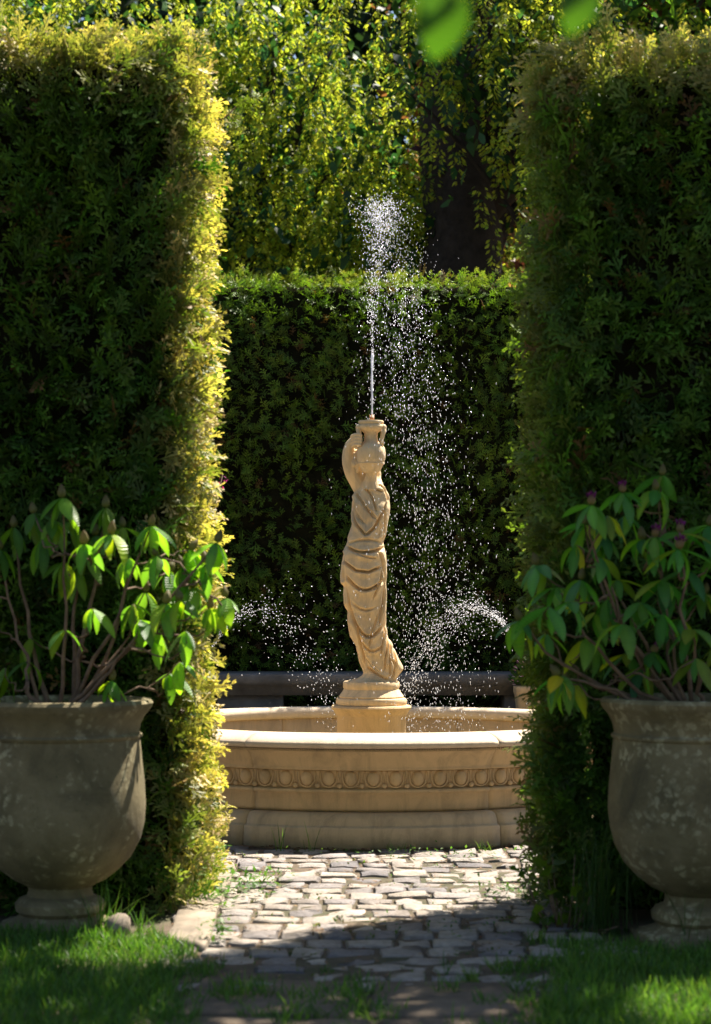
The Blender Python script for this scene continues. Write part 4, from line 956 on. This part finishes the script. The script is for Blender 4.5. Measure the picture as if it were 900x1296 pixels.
# pale ivy sprig in the sun on the hedge edge
iv2 = thing('ivy_sprig', 'pale sunlit ivy sprig sticking out towards the fountain moulding', 'ivy', (wx(668, 7.7), 7.7, wz(992, 7.7)))
for k, (dx, dz, s) in enumerate([(0, 0, 0.05), (0.03, 0.01, 0.035), (-0.015, -0.015, 0.03)]):
    o = obj('leaf', ivm[2], None, iv2, (dx, 0, dz)); o.scale = (s, s, s); o.rotation_euler = (R(-60 + 20 * k), R(10), R(40 - 60 * k))
V, Fs = tube([(0.14, 0, -0.06), (0.05, 0, -0.01), (0, 0, 0)], [0.003, 0.002, 0.0015], 5); obj('stem', mesh('stem', V, Fs), M['stem'], iv2)
# bits of litter in the joints
n = 2600; P = np.stack([rng.uniform(-0.6, 0.8, n), rng.uniform(5.6, 9.12, n), np.full(n, 0.008)], -1); P = P[(np.hypot(P[:, 0] - FX, P[:, 1] - FY) > RF + 0.005)]
P2 = np.stack([FX + (RF + 0.03) * np.sin(a := rng.uniform(-0.7, 0.7, 900)), FY - (RF + np.abs(rng.normal(0.01, 0.025, 900)) + 0.008) * np.cos(a), np.full(900, 0.012)], -1); P = np.concatenate([P, P2])
V, Fq, C = scatter(leafq, P, rand_dirs(len(P)) * [1, 1, .15], rand_dirs(len(P)) * .3 + [0, 0, 1], rng.uniform(0.008, 0.022, len(P)), pal(len(P), [(0.16, 0.07, 0.035), (0.22, 0.13, 0.07), (0.10, 0.05, 0.03), (0.28, 0.18, 0.10)]))
V[:, 2] = np.maximum(V[:, 2], 0.003)
tag(obj('litter', mesh('litter', V, Fq, cols=C), M['brown_leaf']), 'brown leaf litter lying in the joints of the setts', 'litter', None, 'stuff')
cb = MB(); V, Fs = ellipsoid((0, 0, 0.035), (0.045, 0.04, 0.04), 8, 12); V = V + (vnoise(V, 30, 4) - 0.5)[:, None] * 0.02; cb.add(V, Fs)
tag(obj('stone', cb.mesh('stone', True), M['slab'], None, (wx(148, 6.8), 6.8, 0)), 'rounded pale stone lying in the grass by the lit urn', 'stone')
# pink blossom behind the golden hedge end
fp = thing('pink_flower', 'small sprig of magenta blossom behind the golden hedge end', 'flower', (wx(282, 8.6), 8.6, 0))
V, Fs = tube([(-0.16, 0, 0), (-0.14, 0.02, 0.9), (0.0, 0, wz(600, 8.6))], [0.006, 0.005, 0.002], 5); obj('stem', mesh('stem', V, Fs), M['stem'], fp)
n = 12; P = np.stack([rng.normal(0, 0.014, n), rng.normal(0, 0.02, n), wz(606, 8.6) + rng.normal(0, 0.03, n)], -1)
V, Fq, C = scatter(leafq, P, rand_dirs(n), rand_dirs(n), rng.uniform(0.010, 0.02, n), pal(n, [(0.25, 0.015, 0.09), (0.18, 0.015, 0.10)])); obj('blossom', mesh('blossom', V, Fq, cols=C), M['flower'], fp, kind='stuff')

# ------------------------------------------------------------------ trees behind the hedge
leaf6 = (np.array([[0, 0, 0], [-0.26, 0.4, 0.06], [-0.16, 0.8, 0.0], [0, 1, -0.06], [0.16, 0.8, 0.0], [0.26, 0.4, 0.06]], float), np.array([[0, 5, 1], [1, 5, 4], [1, 4, 2], [2, 4, 3]])[:, ::1], np.array([0, .4, .8, 1, .8, .4]))
def tree(name, label, base, height, trunk_r, clumps, leaf_n, leaf_size, cols, clump_r, lean=(0, 0), seed=0, racemes=0, group='trees behind the hedge', trunk_to=0.75, limbs=16, leafmat='leafy', fl_cols=None):
    r = np.random.default_rng(seed); t = thing(name, label, 'tree', base, group)
    zs = np.linspace(0, 1, 12); top_ = height * trunk_to
    C = np.stack([lean[0] * zs ** 1.4 + 0.06 * np.sin(zs * 5 + seed), lean[1] * zs ** 1.4 + 0.06 * np.cos(zs * 4 + seed), zs * top_ - 0.05], -1)
    rad = trunk_r * (1.25 * np.exp(-zs * 9) * 0.5 + 1 - 0.8 * zs)
    b = MB(); V, Fs = tube(C, rad, 14); V[:, :2] += ((vnoise(V, 3, seed) - .5) * trunk_r * 0.5)[:, None]; b.add(V, Fs)
    obj('trunk', b.mesh('trunk', True), M['bark'], t)
    b = MB(); idx = r.choice(len(clumps), min(limbs, len(clumps)), replace=False)
    for k in idx:
        e = clumps[k]; s = C[int(np.clip(np.searchsorted(C[:, 2], e[2] * 0.6), 2, 10))]
        V, Fs = tube(bez(s, (s + e) / 2 + [0, 0, 0.35], e, 8), np.linspace(trunk_r * 0.28, 0.012, 8), 7); b.add(V, Fs)
    obj('limbs', b.mesh('limbs', True), M['bark'], t)
    which = r.integers(len(clumps), size=leaf_n); P = clumps[which] + r.normal(0, 1, (leaf_n, 3)) * clump_r * [1, 1, 0.75]
    P[:, 2] = np.maximum(P[:, 2], 0.3)
    tone = 0.65 + 0.7 * r.random(len(clumps))[which][:, None]
    cc = pal(leaf_n, cols, r) * tone[:, None]
    V, Fq, Cc = scatter(leaf6, P, rand_dirs(leaf_n, r) + [0, 0, -0.5], rand_dirs(leaf_n, r) * .8 + [0, 0, .8], leaf_size * r.uniform(.6, 1.3, leaf_n), cc)
    obj('crown', mesh('crown', V, Fq, cols=Cc), M[leafmat], t, kind='stuff')
    if racemes:
        nf = 38; w_ = r.permutation(len(clumps))[: int(len(clumps) * 0.72)][r.integers(int(len(clumps) * 0.72), size=racemes)]; P0 = clumps[w_] + r.normal(0, 1, (racemes, 3)) * clump_r * [1.35, 0.8, .95] - [0, 0.22, 0.0]
        ln = r.uniform(0.16, 0.36, racemes); tpar = r.random((racemes, nf)); rr_ = 0.042 * (1 - tpar * 0.65); an = r.uniform(0, 6.28, (racemes, nf))
        Q = np.stack([P0[:, None, 0] + rr_ * np.cos(an), P0[:, None, 1] + rr_ * np.sin(an), P0[:, None, 2] - ln[:, None] * tpar], -1).reshape(-1, 3); m = len(Q)
        V, Fq, Cc = scatter(leafq, Q, np.stack([np.cos(an), np.sin(an), -0.8 + 0 * an], -1).reshape(-1, 3), rand_dirs(m, r), 0.046 * r.uniform(.7, 1.2, m), pal(m, fl_cols, r, 1.15))
        obj('blossom', mesh('blossom', V, Fq, cols=Cc), M['flower'], t, kind='stuff')
    return t
def blob(n, c, rad, seed, zmin=0.5):
    r = np.random.default_rng(seed); d = rand_dirs(n, r) * (r.random((n, 1)) ** 0.4); P = np.array(c) + d * np.array(rad); P[:, 2] = np.maximum(P[:, 2], zmin); return P
lab = [(0.03, 0.08, 0.03), (0.02, 0.065, 0.03), (0.04, 0.095, 0.025)]
flc = [(0.32, 0.36, 0.026), (0.27, 0.33, 0.026), (0.39, 0.39, 0.034), (0.20, 0.29, 0.026)]
tree('laburnum_tree', 'spreading laburnum dripping with yellow-green flower chains behind the hedge', (-0.9, 17.2, 0), 7.6, 0.16, np.concatenate([blob(60, (0.0, 0.2, 4.6), (2.0, 0.6, 2.2), 1), blob(14, (0.9, -0.4, 3.6), (0.6, 0.4, 0.9), 2)]), 5200, 0.12, lab, 0.30, (0.3, 0.2), 1, 1700, fl_cols=flc)
tree('laburnum_tree', 'smaller laburnum showing above the golden topped hedge', (-3.6, 17.8, 0), 7.6, 0.14, blob(46, (0.2, 0, 5.0), (1.7, 0.6, 2.0), 3), 3600, 0.12, lab, 0.30, (0.2, 0), 3, 900, fl_cols=flc)
tree('laburnum_tree', 'laburnum branch tree hanging yellow chains in front of the thick dark trunk', (1.9, 15.6, 0), 7.0, 0.09, np.concatenate([blob(14, (-0.62, -0.3, 4.9), (0.35, 0.4, 0.6), 4), blob(8, (-0.42, -0.2, 4.2), (0.22, 0.3, 0.4), 14), blob(12, (-1.25, -0.3, 4.9), (0.4, 0.3, 0.55), 16), blob(14, (0, 0.2, 6.0), (1.0, 0.6, 0.9), 15)]), 1500, 0.12, lab, 0.24, (-0.4, 0), 4, 330, fl_cols=flc)
copper = [(0.09, 0.03, 0.024), (0.07, 0.02, 0.02), (0.14, 0.055, 0.035), (0.26, 0.13, 0.09)]
tree('copper_beech', 'thick dark trunk with copper red leaves behind the laburnum', (wx(596, 16.4), 16.4, 0), 9.5, 0.55, np.concatenate([blob(60, (1.1, 0.6, 6.9), (1.5, 0.9, 2.0), 5), blob(18, (0.32, 0.9, 4.3), (0.28, 0.4, 0.9), 6)]), 7500, 0.11, copper, 0.36, (-0.3, 0.2), 5)
dk = [(0.018, 0.04, 0.012), (0.028, 0.055, 0.014), (0.022, 0.05, 0.02)]
evs = [(-7.0, 22.5, 10, 'dark evergreen tree far behind the golden topped hedge'), (-3.6, 23.5, 10.5, 'dark evergreen tree behind the smaller laburnum'), (-0.8, 23.0, 9.5, 'dark evergreen tree behind the spreading laburnum'),
       (2.0, 24.0, 10.5, 'dark evergreen tree behind the copper leaved tree'), (5.0, 23.0, 10, 'dark evergreen tree behind the dark green hedge'), (8.0, 24.0, 10, 'dark evergreen tree at the far end of the row beyond the dark hedge')]
for k, (x_, y_, h_, lb) in enumerate(evs):
    tree('evergreen_tree', lb, (x_, y_, 0), h_, 0.24, blob(150, (0, 0, h_ * 0.5), (2.3, 1.0, h_ * 0.5), 30 + k, 0.8), 9000, 0.27, dk, 0.50, (0, 0), 30 + k)
bright = [(0.10, 0.22, 0.03), (0.14, 0.27, 0.03), (0.07, 0.16, 0.03)]
tree('maple_tree', 'bright green maple above the dark green hedge', (3.4, 16.6, 0), 8.2, 0.15, blob(46, (-0.4, 0, 5.9), (1.6, 1.0, 1.6), 50), 4200, 0.13, bright, 0.30, (-0.2, 0), 50)

# ------------------------------------------------------------------ big-leaved lime whose boughs hang over the lawn (shades the foreground, a few leaves dip into view)
lt = thing('lime_tree', 'lime tree overhanging the lawn, its blurred leaves dipping in from above', 'tree', (2.9, 4.6, 0))
off = np.array([2.9, 4.6, 0]); kx, ky, kz = sdir
zs = np.linspace(0, 1, 9); V, Fs = tube(np.stack([-0.3 * zs, 0.5 * zs, 6.4 * zs - 0.05], -1), 0.2 - 0.12 * zs, 12); obj('trunk', mesh('trunk', V, Fs, True), M['bark'], lt)
n = 16000
gxp, gyp = rng.uniform(-2.4, 1.5, n), rng.uniform(4.0, 6.6, n); gp = np.stack([gxp, gyp, 0 * gxp], -1)
wob = (vnoise(gp, 3.0, 61) - 0.5) * 0.25
shade = np.where(gxp < -0.48, gyp < 6.24 + wob * 0.5, gyp < 5.80 + wob * 0.3) & (gxp > -1.12 + wob - np.clip(5.9 - gyp, 0, 1) * 0.5) & ~((gxp > 0.70 + wob) & (gxp < 1.2) & (gyp > 5.35))
gp = gp[shade]; hz = 3.9 + 1.5 * vnoise(gp, 1.3, 62) + rng.normal(0, 0.12, len(gp))
P = gp + np.array([kx / kz, ky / kz, 1.0])[None] * hz[:, None]
limec = [(0.05, 0.12, 0.015), (0.07, 0.15, 0.02), (0.045, 0.10, 0.02)]
keep = rng.random(len(P)) < 0.85; P = P[keep]; n = len(P)
V, Fq, C = scatter(leaf6, P - off, rand_dirs(n) + [0, 0, -0.4], rand_dirs(n) * .6 + [0, 0, 1], rng.uniform(0.08, 0.13, n), pal(n, limec)); obj('crown', mesh('crown', V, Fq, cols=C), M['leafy'], lt, kind='stuff')
b = MB(); cen = P[rng.choice(n, 46, replace=False)] - off
for e in cen:
    s = np.array([-0.25, 0.4, 4.4]) + rng.normal(0, 0.1, 3); V, Fs = tube(bez(s, (s + e) / 2 + [0, 0, 0.4], e, 8), np.linspace(0.035, 0.006, 8), 6); b.add(V, Fs)
tips = [(552, 72, 2.1, 0.080, 10), (580, 40, 2.15, 0.065, -25), (530, 34, 2.1, 0.07, 28), (726, 42, 2.1, 0.062, 10), (764, 22, 2.15, 0.055, -30), (548, 14, 2.05, 0.07, 5), (716, 8, 2.1, 0.05, 25)]
tw = np.array([0.3, 2.12, 1.95]) - off
V, Fs = tube(bez((-0.2, 0.3, 4.0), (-1.2, -1.2, 3.2), tw, 10), np.linspace(0.03, 0.007, 10), 6); b.add(V, Fs)
lm = []
for c in limec:
    V, Fq = rleaf(R(35), 0.2, 5); V[:, 0] *= 2.1; me = mesh('leaf', V, Fq, True, np.tile(np.array(c) * [0.4, 0.55, 0.5], (len(V), 1))); me.materials.append(M['gloss_leaf']); lm.append(me)
for k, (px, py_, Y, ln, roll) in enumerate(tips):
    tip = np.array([wx(px, Y), Y, wz(py_, Y)]) - off; basep = tip + np.array([math.sin(R(roll)) * ln, 0.02, math.cos(R(roll)) * ln])
    V, Fs = tube(bez(tw, (tw + basep) / 2 + [0, 0, 0.06], basep, 6), np.linspace(0.004, 0.0015, 6), 5); b.add(V, Fs)
    d = norm(tip - basep); up = norm(np.array([0.15, -1.0, 0.35]) + rng.normal(0, 0.2, 3)); sd = norm(np.cross(d, up)); up = np.cross(sd, d)
    o = obj('leaf', lm[k % 3], None, lt); o.matrix_local = Matrix.Translation(Vector(basep)) @ Matrix(((sd[0], d[0], up[0]), (sd[1], d[1], up[1]), (sd[2], d[2], up[2]))).to_4x4() @ Matrix.Diagonal((ln, ln, ln, 1))
obj('boughs', b.mesh('boughs', True), M['bark'], lt)
